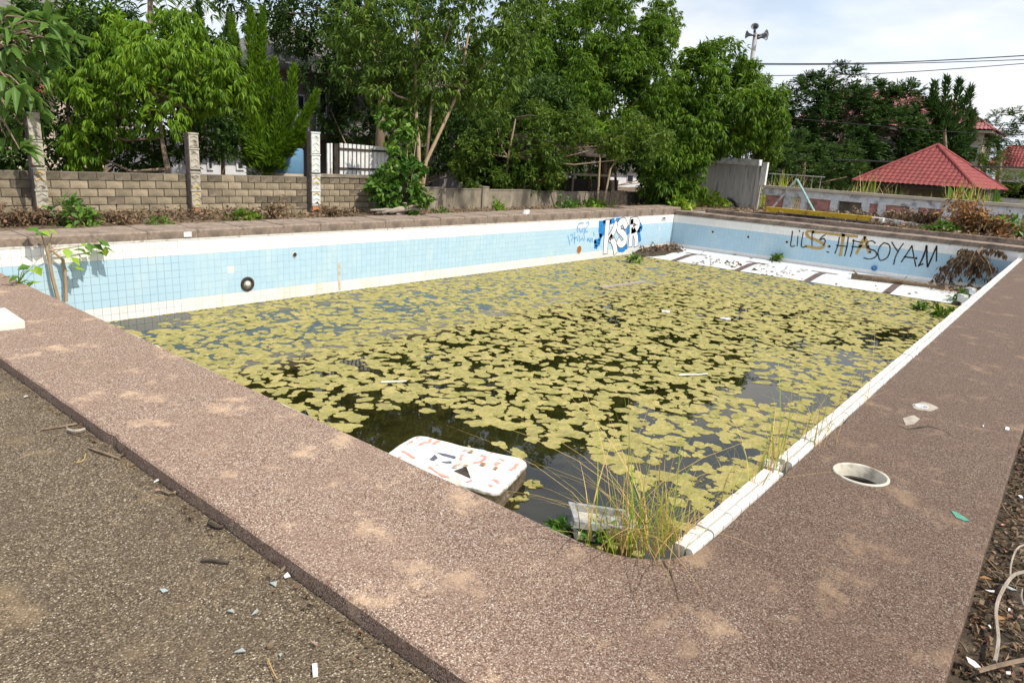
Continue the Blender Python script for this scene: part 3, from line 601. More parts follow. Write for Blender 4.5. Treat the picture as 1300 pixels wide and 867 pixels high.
# picket gate ------------------------------------------------------------------
GY = 17.4
a, bq = PY(433, 182, GY), PY(501, 188, GY); gz0 = PY(433, 226, GY).z
gt = thing('picket_gate', ((a.x+bq.x)/2, GY, gz0-.2), 'white picket gate with dark rails standing behind the block wall', 'gate')
n = 14
for k in range(n):
    x = a.x+(bq.x-a.x)*k/(n-1); zt = a.z+(bq.z-a.z)*k/(n-1); b = MB(); b.bb((x-.055, GY-.02, gz0-.3), (x+.055, GY+.02, zt)); b.build('picket', MT['white'], gt)
for z in (a.z-.16, a.z-.72): b = MB(); b.bb((a.x-.1, GY-.045, z-.03), (bq.x+.1, GY-.02, z+.03)); b.build('rail', MT['dark'], gt)
b = MB(); b.bb((a.x-.28, GY-.06, gz0-.4), (a.x-.14, GY+.1, a.z-.02)); b.build('gate_post', MT['dark'], gt)
gp = MB(); gp.bb((a.x-.5, GY-.02, gz0-.4), (a.x-.42, GY+.03, a.z-.03)); gp.bb((a.x-.38, GY-.02, gz0-.4), (a.x-.32, GY+.03, a.z-.02)); gp.build('gate_frame', MT['white'], gt)
# ------------------------------------------------------------------ houses on the left
def house(name, lab, x0, x1, y0, y1, zt, wallm, roofm, rh, wins=(), extra=None, ov=.6, cat='house'):
    t = thing(name, ((x0+x1)/2, (y0+y1)/2, .3), lab, cat)
    MB().bb((x0, y0, .2), (x1, y1, zt)).build('wall', MT[wallm], t)
    r = MB(); a, b_, c, d = (x0-ov, y0-ov), (x1+ov, y0-ov), (x1+ov, y1+ov), (x0-ov, y1+ov); ym = (y0+y1)/2; xi = min((x1-x0)/2, (y1-y0)/2)*.8
    r.add([(a[0], a[1], zt+.01), (b_[0], b_[1], zt+.01), (c[0], c[1], zt+.01), (d[0], d[1], zt+.01), (x0+xi, ym, zt+rh), (x1-xi, ym, zt+rh), (a[0], a[1], zt-.15), (b_[0], b_[1], zt-.15), (c[0], c[1], zt-.15), (d[0], d[1], zt-.15)],
          [(0, 1, 5, 4), (2, 3, 4, 5), (1, 2, 5), (3, 0, 4), (6, 7, 1, 0), (7, 8, 2, 1), (8, 9, 3, 2), (9, 6, 0, 3), (9, 8, 7, 6)]); r.build('roof', MT[roofm], t)
    for face, u0, u1, z0, z1 in wins:
        f = MB(); g_ = MB()
        if face == 's': f.bb((u0, y0-.05, z0), (u1, y0+.02, z1)); g_.bb((u0+.07, y0-.06, z0+.07), (u1-.07, y0-.04, z1-.07))
        else: f.bb((x0-.05, u0, z0), (x0+.02, u1, z1)); g_.bb((x0-.06, u0+.07, z0+.07), (x0-.04, u1-.07, z1-.07))
        w_ = f.build('window', MT['white2'], t); g_.build('pane', MT['glass'], w_)
    return t
hy = 27.
q0, q1 = PY(352, 150, hy), PY(610, 150, hy)
h1 = house('house', 'grey-mauve two-storey house in the shade behind the cypress', q0.x, q1.x, hy, hy+8, PY(400, 92, hy).z, 'hwall', 'eave', 2.4,
      [('s', PY(376, 130, hy).x, PY(386, 130, hy).x, PY(380, 150, hy).z, PY(380, 120, hy).z), ('s', PY(404, 130, hy).x, PY(414, 130, hy).x, PY(400, 168, hy).z, PY(400, 112, hy).z), ('s', PY(560, 130, hy).x, PY(590, 130, hy).x, PY(580, 160, hy).z, PY(580, 120, hy).z)], ov=1.2)
br = MB(); zb = PY(400, 170, hy).z; br.bb((q0.x, hy-1.4, zb-.25), (q0.x+9, hy-.06, zb)); br.build('balcony', MT['cement'], h1)
for k in range(22): b = MB(); b.bb((q0.x+.2+k*.4, hy-1.36, zb), (q0.x+.26+k*.4, hy-1.3, zb+.85)); b.build('baluster', MT['white2'], h1)
hy = 24.
p0, p1 = PY(255, 200, hy), PY(312, 200, hy)
house('house', 'low pale blue-white house seen behind the mango trunk', p0.x-1, p1.x, hy, hy+5, PY(290, 189, hy).z, 'hwhite', 'eave', .5, [('s', PY(262, 205, hy).x, PY(270, 205, hy).x, PY(265, 216, hy).z, PY(265, 196, hy).z), ('s', PY(299, 205, hy).x, PY(309, 205, hy).x, PY(304, 216, hy).z, PY(304, 204, hy).z)], ov=.3)
p0 = PY(30, 120, 32.); house('house', 'house with a red roof glimpsed through the leaves on the far left', p0.x-7, p0.x+1.0, 32, 38, PY(40, 112, 32.).z, 'cream', 'roof', 2.6)
p0 = PY(50, 30, 42.); house('house', 'cream gabled house whose roof peeks above the leaves at top left', p0.x-9, p0.x+4, 42, 50, PY(60, 22, 42.).z, 'cream', 'eave', 2.0)
# white house glimpsed through the grove + dark shelter
hy = 30.; p0, p1 = PY(775, 225, hy), PY(818, 225, hy)
house('house', 'small white house lit up in the gap under the big round tree', p0.x, p1.x, hy, hy+4, PY(790, 214, hy).z, 'hwhite', 'eave', 1.0, [('s', PY(795, 230, hy).x, PY(803, 230, hy).x, PY(800, 232, hy).z, PY(800, 222, hy).z)], ov=.4)
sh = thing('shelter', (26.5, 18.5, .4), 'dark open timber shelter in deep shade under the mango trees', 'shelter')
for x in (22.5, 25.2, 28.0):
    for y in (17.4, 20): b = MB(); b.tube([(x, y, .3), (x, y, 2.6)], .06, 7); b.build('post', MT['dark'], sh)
b = MB(); b.bb((21.8, 20.4, .3), (34, 20.5, 1.35)); b.build('back_panel', MT['dark'], sh)  # stretched past the posts as a dark sheet over the sunlit ground
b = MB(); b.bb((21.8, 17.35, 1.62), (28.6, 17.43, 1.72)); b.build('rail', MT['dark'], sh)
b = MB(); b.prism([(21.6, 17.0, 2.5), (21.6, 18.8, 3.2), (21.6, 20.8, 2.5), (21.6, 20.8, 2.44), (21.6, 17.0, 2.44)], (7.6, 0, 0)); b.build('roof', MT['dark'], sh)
df_ = thing('cover_fence', (30, 16.7, .3), 'low dark board fence added to cover sunlit ground between the cement wall and the mango tree', 'fence')  # dark boards put in to hide bright sunlit ground under the trees
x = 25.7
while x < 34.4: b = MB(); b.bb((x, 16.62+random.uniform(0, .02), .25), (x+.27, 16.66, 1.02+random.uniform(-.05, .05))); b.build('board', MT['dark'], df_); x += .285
# barrel behind the cypress
p = PY(362, 212, 19.); t = thing('water_barrel', (p.x, 19, .4), 'blue and cream water barrel behind the block wall', 'barrel')
MB().lathe((p.x, 19, .4), (0, 0, 1), [(.01, 0), (.5, 0), (.53, .3), (.53, .95)], 24).build('lower_drum', MT['cream'], t, smooth=True)
MB().lathe((p.x, 19, .4), (0, 0, 1), [(.53, .95), (.54, 1.0), (.54, 1.62), (.5, 1.68), (.01, 1.7)], 24).build('upper_drum', MT['barrel'], t, smooth=True)
# ================================================================== TREES
def tree(name, lab, cat, base, trunks, m_leaf, P, N, per, length, width, droop, spread, tm='bark', lobes=(), r0=.12, templ='broad', extra=None, group=None, kids=None, inner=True):
    t = thing(name, base, lab, cat, group)
    b = MB()
    for tr, rad in trunks:
        rr = list(np.linspace(rad, rad*.35, len(tr))); b.tube(tr, rr, 8)
    tl = [Vector(p) for tr, _ in trunks for p in tr]
    for l in lobes:
        c = Vector(l[:3]); s = min(tl, key=lambda q: (q-c).length+(.0 if q.z < c.z else 5)); mid = (s+c)/2+Vector((random.uniform(-.2, .2), random.uniform(-.2, .2), random.uniform(-.3, .1)))
        b.tube([s, mid, c], [r0*.4, r0*.28, r0*.12], 5)
    if b.v: b.build('trunk', MT[tm], t, smooth=True)
    vf = [rosettes(P, N, per, length, width, droop, spread, templ)]
    if inner and len(lobes):
        A = np.array([l[:4] for l in lobes]); n = int(130*len(lobes)); i = rng.integers(0, len(A), n); d = sphere_dirs(n)
        pc = A[i, :3]+d*(A[i, 3:4]*rng.uniform(.25, .75, (n, 1))); vf.append(leaves(pc, sphere_dirs(n)+np.array((0, 0, -.4)), np.full(n, length*1.5), np.full(n, length*.6)))
    if extra: vf += extra
    put_leaves('crown', vf, MT[m_leaf], t); return t
def base_at(u, v, Y=None, D=None, z=.4):
    p = PY(u, v, Y) if Y else PD(u, v, D); return Vector((p.x, p.y, z))
# T3: drooping mango tree, left
D = depth(PY(205, 110, 18.2))
lb = lob([(200, 62, 52), (150, 80, 45, .3), (255, 85, 52), (118, 118, 42, -.3), (200, 120, 60, -.5), (282, 115, 42), (165, 45, 38, .3), (225, 35, 32, .4), (120, 165, 36, -.2), (105, 190, 30), (295, 110, 26)], D)
lb = [(x, y, z, r*.87) for x, y, z, r in lb]; P, N = lobes_surface(lb, 18, .30, 1.5, .25); bs = base_at(212, 220, 18.2)
tree('mango_tree', 'bright green drooping mango tree with a thin trunk behind the block wall', 'tree', bs, [([bs, PD(213, 215, D), PD(205, 175, D), PD(203, 130, D)], .09), ([PD(205, 175, D), PD(180, 165, D), PD(150, 150, D)], .06)],
     'leaf_lychee', P, N, 12, .19, .23, 1.2, .7, lobes=lb)
# T2: hedge behind
D = depth(PY(80, 110, 20.5))
lb = lob([(95, 35, 45), (60, 60, 50, 1), (70, 130, 60), (40, 170, 55), (105, 180, 50, .5), (165, 190, 45, 1), (150, 30, 30, 1.5), (115, 60, 35), (10, 120, 55, 1), (225, 180, 40, 1.5), (265, 170, 40, 1.5), (10, 60, 40, .5), (0, 180, 45), (40, 15, 24, .6), (75, 85, 40), (180, 130, 45, 2), (235, 120, 45, 2), (285, 130, 40, 2.2), (200, 80, 45, 2), (255, 75, 40, 2)], D)
P, N = lobes_surface(lb, 16, .4); bs = base_at(90, 215, 20.5)
tree('hedge_tree', 'tall dark green hedge filling the space behind the leftmost pillar', 'hedge', bs, [([bs, PD(85, 120, D)], .12)], 'leaf_dark', P, N, 9, .16, .36, .25, .8, lobes=lb)
D = depth(PY(118, 25, 21.5)); lb = lob([(118, 22, 30), (95, 48, 26), (145, 45, 24), (75, 30, 18)], D); P, N = lobes_surface(lb, 22, .42); bs = base_at(118, 215, 21.5)
tree('shrub', 'yellow-green bushy treetop above the hedge at upper left', 'shrub', bs, [([bs, PD(118, 30, D)], .07)], 'leaf_bright', P, N, 8, .15, .36, .1, .8, lobes=lb)
# columnar cypress tips just behind
def spire(pts, w, dens, L):
    """upright foliage spire through pixel points: base ... tip -> leaf positions and directions"""
    PP, DD = [], []; pts = [np.array(p) for p in pts]; seg = len(pts)-1
    tot = sum(np.linalg.norm(pts[i+1]-pts[i]) for i in range(seg)); n = int(tot*dens)
    for k in range(n):
        t = random.random()**1.05; q = t*seg; i = min(int(q), seg-1); p = pts[i]+(pts[i+1]-pts[i])*(q-i); ax = pts[i+1]-pts[i]; ax = ax/np.linalg.norm(ax)
        r = w*(1-t)**.55*(.75+.35*math.sin(t*23+k % 3)); d = rng.normal(0, 1, 3); d -= ax*d.dot(ax); d /= np.linalg.norm(d)
        PP.append(p+d*r*random.uniform(.45, 1.05)); DD.append(unit((ax*1.1+d*.55+rng.normal(0, .22, 3))[None])[0])
    n = len(PP); return leaves(np.array(PP), np.array(DD), L*rng.uniform(.7, 1.4, n), L*.2*rng.uniform(.8, 1.3, n), 'broad')
Yc = 18.6; D = depth(PY(340, 150, Yc)); q = lambda u, v, dd=0: tuple(PD(u, v, D+dd))
vf = [spire([q(330, 215), q(325, 120), q(318, 15)], .42, 900, .17), spire([q(335, 200), q(345, 140), q(348, 78)], .34, 700, .17), spire([q(345, 210, -.3), q(368, 150, -.3), q(373, 85, -.3)], .26, 700, .16), spire([q(340, 205, -.4), q(380, 165, -.4), q(402, 118, -.4)], .22, 700, .16),
      spire([q(320, 210, .3), q(305, 120, .3), q(294, 25, .3)], .26, 600, .17), spire([q(345, 180), q(333, 110), q(333, 12)], .2, 600, .16), spire([q(345, 205, -.5), q(318, 185, -.5), q(300, 150, -.4)], .33, 600, .17), spire([q(330, 222, -.2), q(360, 195, -.2), q(385, 175, -.3)], .26, 800, .16), spire([q(340, 218, -.3), q(330, 190, -.3), q(325, 150, -.4)], .5, 900, .17), spire([q(345, 215, -.3), q(352, 180, -.3), q(358, 110, -.3)], .36, 800, .17)]
bs = base_at(340, 215, Yc); t = thing('cypress', bs, 'many-spired green cypress to the left of the slim white pillar', 'tree')
MB().tube([bs, PD(335, 160, D), PD(325, 60, D)], [.1, .08, .03], 7).build('trunk', MT['bark'], t); put_leaves('crown', vf, MT['leaf_conifer'], t)
D2 = depth(PY(280, 60, 22.)); qq = lambda u, v: tuple(PD(u, v, D2)); bs = base_at(282, 215, 22.); t = thing('cypress', bs, 'dark cypress column rising behind the mango tree', 'tree')
MB().tube([bs, PD(282, 60, D2)], [.08, .03], 7).build('trunk', MT['bark'], t); put_leaves('crown', [spire([qq(285, 200), qq(288, 110), qq(292, 22)], .5, 700, .2), spire([qq(255, 110), qq(253, 60), qq(251, 5)], .3, 500, .2)], MT['leaf_dark'], t)
# T5: dark airy tree hanging in from above
D = 27.; lb = lob([(390, 5, 55), (340, -10, 45), (445, 30, 50, 1), (470, -10, 60), (425, 60, 30), (300, 10, 26), (520, 40, 55, 1), (560, 100, 60, 2), (470, 120, 45, 2), (455, 165, 40, 2), (600, 170, 60, 1.5), (540, 190, 50, 1.5), (650, 200, 60, 1.5), (690, 160, 60, 2), (370, 45, 30), (405, 90, 26), (450, 85, 36), (500, 90, 45, 1), (420, 140, 26, 1), (560, 150, 45, 1), (500, 160, 40, 1.5)], D)
P, N = lobes_surface(lb, 9, .42); k = rng.random(len(P)) < .9; bs = base_at(480, 200, D=D)
tree('rain_tree', 'tall dark airy tree arching over the grey house', 'tree', bs, [([bs, PD(485, 120, D), PD(470, 30, D)], .22)], 'leaf_dark', P[k], N[k], 8, .24, .34, .35, .9, lobes=lb, inner=False)
# T6: slender tree with drooping pale leaves over the wall (two leaning stems)
Ys = 16.0; D = depth(PY(535, 200, Ys))
lb = lob([(470, 60, 45), (520, 35, 55), (580, 45, 50), (630, 70, 45, .4), (555, 95, 42), (490, 110, 36), (610, 15, 50), (440, 30, 34), (450, 90, 26), (655, 25, 40, .5), (560, 0, 50), (500, 0, 45), (540, 140, 32), (620, 120, 40, .5), (515, 165, 26)], D)
P, N = lobes_surface(lb, 12, .5, 1.0); k = rng.random(len(P)) < .8; bs = base_at(532, 262, Ys, z=.42)
tree('slender_tree', 'slender pale-stemmed tree with hanging grey-green leaves growing against the wall', 'tree', bs, [([bs, PD(532, 235, D), PD(531, 180, D), PD(527, 130, D), PD(528, 60, D), PD(530, 5, D)], .085), ([bs, PD(538, 225, D), PD(541, 205, D), PD(560, 165, D), PD(585, 110, D), PD(592, 60, D), PD(600, 10, D)], .075), ([PD(541, 205, D), PD(548, 130, D), PD(556, 80, D), PD(575, 20, D)], .05)],
     'leaf_mid', P[k], N[k], 8, .21, .30, .8, .75, 'bark_l', lobes=lb[:6], inner=False)
# T7: ivy-like climber at its foot
D = depth(PY(500, 210, 15.7)); lb = lob([(500, 225, 20), (482, 240, 17, -.1), (515, 245, 22), (505, 195, 13), (522, 215, 14), (515, 170, 9), (520, 262, 15), (495, 258, 12), (534, 250, 12), (488, 150, 10)], D)
P, N = lobes_surface(lb, 26, .45); bs = base_at(515, 268, 15.7, z=.42)
tree('climber', 'leafy green climber smothering the wall beside the picket gate', 'climbing plant', bs, [([bs+Vector((dx, 0, 0)), PD(u0, 230, D), PD(u1, 180, D)], .03) for dx, u0, u1 in ((0, 512, 508), (.2, 522, 528), (.1, 517, 517))], 'leaf_ivy', P, N, 6, .17, .8, .5, .7, lobes=lb[:2], r0=.05)
# T8: big round mango
Ym = 19.5; D = depth(PY(735, 120, Ym))
lb = lob([(740, 45, 62), (690, 50, 58), (790, 60, 55), (650, 95, 55), (705, 115, 70, -.8), (775, 115, 62, -.6), (825, 60, 40), (825, 105, 42, -.3), (640, 150, 48), (690, 175, 52, -.4), (620, 175, 42), (770, 15, 50, .3), (720, 5, 55, .3), (840, 30, 26, .3), (610, 210, 30, -.4), (640, 215, 28, -.6), (690, 225, 24, -.6), (820, 150, 40), (760, 165, 36, -.2)], D)
lb = [(x, y, z, r*.95) for x, y, z, r in lb]; P, N = lobes_surface(lb, 17, .30, 1.7, .3); bs = base_at(765, 250, Ym)
tree('mango_tree', 'huge round dark green mango tree in the middle of the back row', 'tree', bs, [([bs, PD(768, 215, D), PD(760, 160, D), PD(740, 90, D)], .2), ([base_at(745, 252, Ym), PD(750, 200, D), PD(758, 140, D)], .08), ([base_at(783, 252, Ym), PD(780, 200, D), PD(790, 150, D)], .08)],
     'leaf_mango', P, N, 9, .23, .26, .8, .7, lobes=lb)
D = depth(PY(800, 200, 23.)); lb = lob([(600, 200, 45), (660, 215, 40), (715, 215, 38), (750, 195, 34), (800, 185, 30), (840, 190, 40), (870, 215, 40), (905, 200, 40), (835, 230, 22), (745, 235, 20), (870, 245, 20), (700, 245, 18), (590, 150, 50), (690, 120, 60), (800, 130, 60), (855, 150, 45)], D); P, N = lobes_surface(lb, 7, .42); bs = base_at(690, 240, 23.)
tree('shade_tree', 'dark leafy tree filling the gloom behind the shelter', 'tree', bs, [([bs, PD(700, 200, D), PD(720, 120, D)], .15)], 'leaf_dark', P, N, 9, .30, .36, .3, .85, lobes=lb)
D = depth(PY(640, 230, 17.6)); lb = lob([(640, 228, 20), (610, 190, 26), (665, 190, 28), (700, 190, 26), (630, 160, 28), (690, 150, 26), (585, 215, 16), (725, 180, 22), (740, 160, 24), (775, 185, 20), (800, 170, 26), (830, 180, 24), (670, 225, 20), (600, 235, 12), (700, 222, 16), (815, 200, 14)], D); P, N = lobes_surface(lb, 14, .45); bs = base_at(640, 262, 17.6)
tree('bushy_tree', 'mid green bushy tree leaning over the low cement wall', 'tree', bs, [([bs, PD(645, 200, D), PD(655, 150, D)], .07)], 'leaf_mid', P, N, 9, .16, .38, .3, .8, lobes=lb)
# thin bare stems in the grove
D = depth(PY(745, 230, 16.3))
for lab, pts in (('thin tan sapling stem leaning left in the grove', ((757, 270), (760, 235), (762, 195), (756, 165))), ('pair-forked tan sapling nearest the shelter', ((765, 268), (770, 240), (775, 215), (790, 190)))):
    bs = PD(*pts[0], D); bs.z = .42; t = thing('sapling', bs, lab, 'sapling'); MB().tube([bs]+[PD(u, v, D) for u, v in pts[1:]], [.045, .04, .035, .02], 6).build('trunk', MT['bark_l'], t)
    lb = lob([(pts[-1][0], pts[-1][1], 14)], D); P, N = lobes_surface(lb, 30, .5); put_leaves('crown', [rosettes(P, N, 5, .16, .35, .4, .8)], MT['leaf_bright'], t)
# T9: right mango by the concrete wall
D = 33.; lb = lob([(880, 110, 42), (915, 85, 32), (930, 130, 48), (870, 160, 44, -.5), (965, 140, 34), (900, 165, 38, -.5), (850, 205, 34, -1), (872, 222, 28, -1), (855, 235, 26, -1.2), (938, 160, 32), (945, 95, 20), (978, 165, 22), (840, 170, 30), (885, 75, 20)], D)
lb += lob([(860, 252, 16, -1), (835, 235, 22, -1), (872, 190, 30, -1), (900, 145, 34), (945, 130, 30)], D); lb = [(x, y, z, r*.95) for x, y, z, r in lb]; P, N = lobes_surface(lb, 11, .31, 1.6, .35); bs = base_at(862, 250, D=D-1.2)
tree('mango_tree', 'dark green mango tree standing before the grey concrete wall', 'tree', bs, [([bs, PD(875, 200, D), PD(890, 130, D)], .18)], 'leaf_mango', P, N, 9, .29, .26, .8, .7, lobes=lb)
D = 42.; lb = lob([(958, 112, 20), (955, 165, 26), (975, 195, 16), (985, 125, 12), (972, 142, 22), (945, 150, 26), (965, 178, 18), (983, 155, 12), (978, 170, 14), (940, 120, 18)], D); P, N = lobes_surface(lb, 9, .5); bs = base_at(940, 240, D=D)
tree('acacia_tree', 'lighter grey-green tree fringe under the loudspeaker pole', 'tree', bs, [([bs, PD(955, 150, D)], .1)], 'leaf_mid', P, N, 10, .28, .24, .5, .8, lobes=lb)
# T10: feathery tree(s) at right
def feather(lab, D, px, upr, ml, dens=2.6, L=.9, trunk=None, bu=1100, frond=10):
    lb = lob(px, D); P, N = lobes_surface(lb, dens, .45, .9); NV = unit(N+np.array((0, 0, upr)))
    bs = base_at(bu, 240, D=D); t = thing('feathery_tree', bs, lab, 'tree')
    b = MB(); b.tube([bs, PD(bu, 200, D), PD(px[0][0], px[0][1], D)], [.25, .2, .08], 7)
    for l in lb: b.tube([Vector(lb[0][:3]), (Vector(lb[0][:3])+Vector(l[:3]))/2+Vector((0, 0, -.4)), Vector(l[:3])], [.1, .07, .03], 5)
    b.build('trunk', MT['bark'], t)
    # each clump is a spray of narrow pinnate fronds: a rib with leaflet pairs
    vf = []
    n = len(P)*4; C = np.repeat(P, 4, 0); Dn = unit(np.repeat(NV, 4, 0)+sphere_dirs(n)*.75); side = unit(np.cross(Dn, np.array((0, 0, 1.))))
    for s in np.linspace(.15, 1, frond):
        for sg in (-1, 1):
            base = C+Dn*(L*s)+np.array((0, 0, -.30*L))*s*s; vf.append(leaves(base, side*sg+Dn*.45, np.full(n, L*.32*(1.15-s*.6)), np.full(n, L*.11), 'broad'))
    put_leaves('crown', vf, MT[ml], t); return t
feather('wide dark feathery-leaved tree in front of the big red roof', 58, [(1080, 150, 40), (1030, 140, 38), (1000, 165, 34), (1060, 185, 45), (1120, 175, 40, -1), (1010, 205, 36, -2), (1090, 210, 34, -2), (1070, 112, 26), (1045, 110, 18), (1130, 145, 22), (1110, 125, 18), (1150, 190, 34), (1175, 200, 28), (1000, 135, 20), (1090, 175, 40, 1), (1040, 180, 40, 1), (1130, 205, 30, 1), (1165, 175, 26, 1), (1000, 190, 30), (1210, 195, 22, 1), (1150, 128, 20), (1172, 152, 22), (1095, 118, 20), (1238, 168, 13, 2), (1252, 190, 14, 2), (1135, 165, 26), (1065, 150, 40, 1), (1105, 145, 26, 1)], .3, 'leaf_feather', 2.2, 1.0, bu=1060, frond=7)
D = 56.; q = lambda u, v, dd=0: tuple(PD(u, v, D+dd)); bs = base_at(1200, 240, D=D); t = thing('plume_tree', bs, 'tree of upright dark plumes standing against the sky beside the red roof', 'tree')
b = MB(); b.tube([bs, PD(1200, 190, D), PD(1198, 130, D)], [.25, .18, .06], 7); b.build('trunk', MT['bark'], t)
vf = [spire([q(a, b_), q((a+c)/2+dx, (b_+d)/2+3), q(c, d)], w, 130, .5) for a, b_, c, d, dx, w in ((1200, 170, 1202, 100, 0, .55), (1200, 165, 1218, 104, 6, .5), (1205, 170, 1232, 112, 6, .5), (1198, 165, 1186, 106, -6, .6), (1210, 175, 1236, 143, 8, .5), (1195, 175, 1165, 150, -8, .6), (1195, 180, 1150, 165, -6, .7), (1205, 185, 1234, 170, 6, .6), (1200, 150, 1178, 128, -4, .6), (1190, 200, 1175, 170, 0, .9), (1215, 195, 1228, 160, 0, .8), (1185, 190, 1145, 180, 0, .7))]
put_leaves('crown', vf, MT['leaf_feather'], t)
feather('small feathery tree at the right edge beyond the tiled pavilion', 62, [(1262, 165, 18), (1275, 155, 16), (1290, 170, 18), (1252, 178, 12), (1300, 165, 16)], .4, 'leaf_feather', 1.6, .9, bu=1270, frond=6)
feather('low leafy tree half hiding the pale house at far right', 60, [(1236, 195, 14), (1225, 215, 14), (1258, 205, 12), (1285, 225, 14), (1262, 230, 12), (1300, 235, 14), (1242, 175, 10)], .1, 'leaf_mid', 1.5, .7, bu=1240, frond=5)
feather('dark mass of foliage under the wide feathery tree beside the low fence', 50, [(1010, 225, 26), (1045, 228, 20), (1075, 225, 18), (990, 215, 22), (1020, 205, 30, 1), (1065, 212, 26, 1)], .2, 'leaf_dark', 2.4, .8, bu=1020, frond=6)
# palm at top left
D = 34.; c = PD(190, -38, D); bs = base_at(190, 215, D=D); t = thing('palm_tree', bs, 'coconut palm whose frond tips hang in at the top edge', 'palm')
MB().tube([bs, PD(192, 90, D), c], [.2, .16, .12], 8).build('trunk', MT['bark'], t)
for k in range(15):
    a = k*2*math.pi/15+random.uniform(-.15, .15); Lf = 3.0; d = Vector((math.cos(a), math.sin(a), 0)); pts = [c+d*Lf*s+Vector((0, 0, Lf*(.45*s-.95*s*s))) for s in np.linspace(0, 1, 12)]
    b = MB(); b.tube(pts, list(np.linspace(.035, .008, 12)), 4)
    A = np.array([tuple(p) for p in pts[1:]]); A = np.repeat(A, 3, 0)+rng.normal(0, .06, (33, 3)); sd = np.array(d.cross(Vector((0, 0, 1))))
    for sg in (-1, 1):
        v, f = leaves(A, np.tile(sd*sg+np.array(d)*.4+np.array((0, 0, -.55)), (33, 1)), np.full(33, .75), np.full(33, .06)); b.add([tuple(p) for p in v], [tuple(int(i) for i in r) for r in f])
    b.build('frond', MT['leaf_mango'], t)
# T1: near branch of large drooping leaves, far left (leaves large enough to be single objects)
Yl = 16.25; bs = base_at(-60, 300, Yl); D = depth(PY(20, 100, Yl)); t = thing('frangipani_tree', bs, 'large-leaved tree reaching in from the left edge above the pillar', 'tree')
b = MB(); b.tube([bs, PD(-60, 120, D), PD(-40, 60, D), PD(30, 40, D)], [.1, .08, .06, .03], 7)
tips = [(55, 48), (85, 55), (40, 68), (62, 70), (20, 85), (18, 110), (35, 118), (10, 140), (28, 160), (8, 175), (45, 145), (15, 40), (30, 22), (8, 60), (60, 30), (0, 120), (25, 190), (5, 15), (50, 95), (-5, 95), (75, 38)]
lm = {}
for k in range(3):
    v, f = leaves(np.zeros((1, 3)), np.array([[0, 1., 0]]), np.array([1.]), np.array([.27]), upn=np.array([[0, 0, 1.]]), roll=0); lm[k] = np_mesh('leaf', v*np.array((1, 1, 1+.6*k)), f, MT['leaf_blue_o'] if 'leaf_blue_o' in MT else MT['leaf_blue'])
for u, v in tips:
    p = PD(u, v, D+random.uniform(-.25, .6)); b.tube([PD(u*.5-25, v*.6+20, D), (PD(u*.5-25, v*.6+20, D)+p)/2+Vector((0, 0, .1)), p], [.03, .02, .012], 5)
    for j in range(9):
        d = Vector((random.uniform(-.6, 1), random.uniform(-1, .7), random.uniform(-1.0, .35))).normalized(); z = Vector((random.uniform(-.3, .3), random.uniform(-.3, .3), 1)); X = d.cross(z).normalized(); Z = X.cross(d)
        o = link('leaf', lm[j % 3], t, p); s = random.uniform(.36, .58); o.rotation_euler = Matrix((X, d, Z)).transposed().to_euler(); o.scale = (s, s, s)
b.build('trunk', MT['bark'], t)
# ================================================================== RIGHT SIDE
# grey concrete boundary wall
cw = thing('concrete_wall', (36.2, 15, .35), 'tall streaked grey concrete wall beside the mango tree', 'wall')
MB().bb((36.0, 13.52, .2), (36.25, 18.5, 2.56)).build('wall_panel', MT['concrete'], cw)
MB().bb((35.9, 13.45, 2.565), (36.3, 18.5, 2.86)).build('beam', MT['white2'], cw)
MB().bb((35.93, 13.30, .2), (36.27, 13.515, 2.5)).build('end_post', MT['concrete'], cw)
MB().bb((36.0, 13.05, 1.62), (36.22, 13.295, 2.75)).build('upper_post', MT['white'], cw)
b = MB(); q0 = PX(917, 259, 35.98); q1 = PX(943, 261, 35.98)
tire = thing('tyre', (35.75, (q0.y+q1.y)/2, .4), 'dark old tyre half buried at the foot of the concrete wall', 'tyre')
MB().lathe((35.7, (q0.y+q1.y)/2, .42), (1, 0, .15), [(.28, -.1), (.42, -.1), (.48, 0), (.42, .1), (.28, .1), (.25, 0), (.28, -.1)], 22).build('tyre_body', MT['black'], tire, smooth=True)
# low fence wall with posts and pink panels
FX = 36.0
fw = thing('fence_wall', (FX, 4, .35), 'low pink-panelled fence wall with white posts and a cap rail', 'wall')
zt = lambda y: PX(1000, 242, FX).z+(PX(1280, 268, FX).z-PX(1000, 242, FX).z)*0+.0
capz = 1.50
MB().bb((FX-.18, -8, capz), (FX+.22, 13.04, capz+.13)).build('cap_rail', MT['cream'], fw)
MB().bb((FX-.1, -8, capz-.34), (FX+.14, 13.03, capz-.006)).build('beam', MT['white2'], fw)
py = [PX(u, 270, FX).y for u in (998, 1020, 1058, 1098, 1119, 1160, 1203, 1232, 1262, 1293)]
for y in py: b = MB(); b.bb((FX-.16, y-.17, .2), (FX+.16, y+.17, capz-.345)); b.build('post', MT['white2'], fw)
ys = [13.03]+py+[-8]
for k in range(len(ys)-1):
    if k == 1: continue
    m = 'dark' if k in (3,) else 'pink'
    b = MB(); b.bb((FX-.03 if m == 'pink' else FX+.12, ys[k]-.175, .2), (FX+.07 if m == 'pink' else FX+.2, ys[k+1]+.175, capz-.35)); b.build('panel', MT[m if m == 'pink' else 'cement'], fw)
for k in range(4): b = MB(); yy = ys[1]-.3-k*.16; b.bb((FX-.02, yy-.03, .35), (FX+.02, yy+.03, capz-.35)); b.build('grille_bar', MT['white2'], fw)
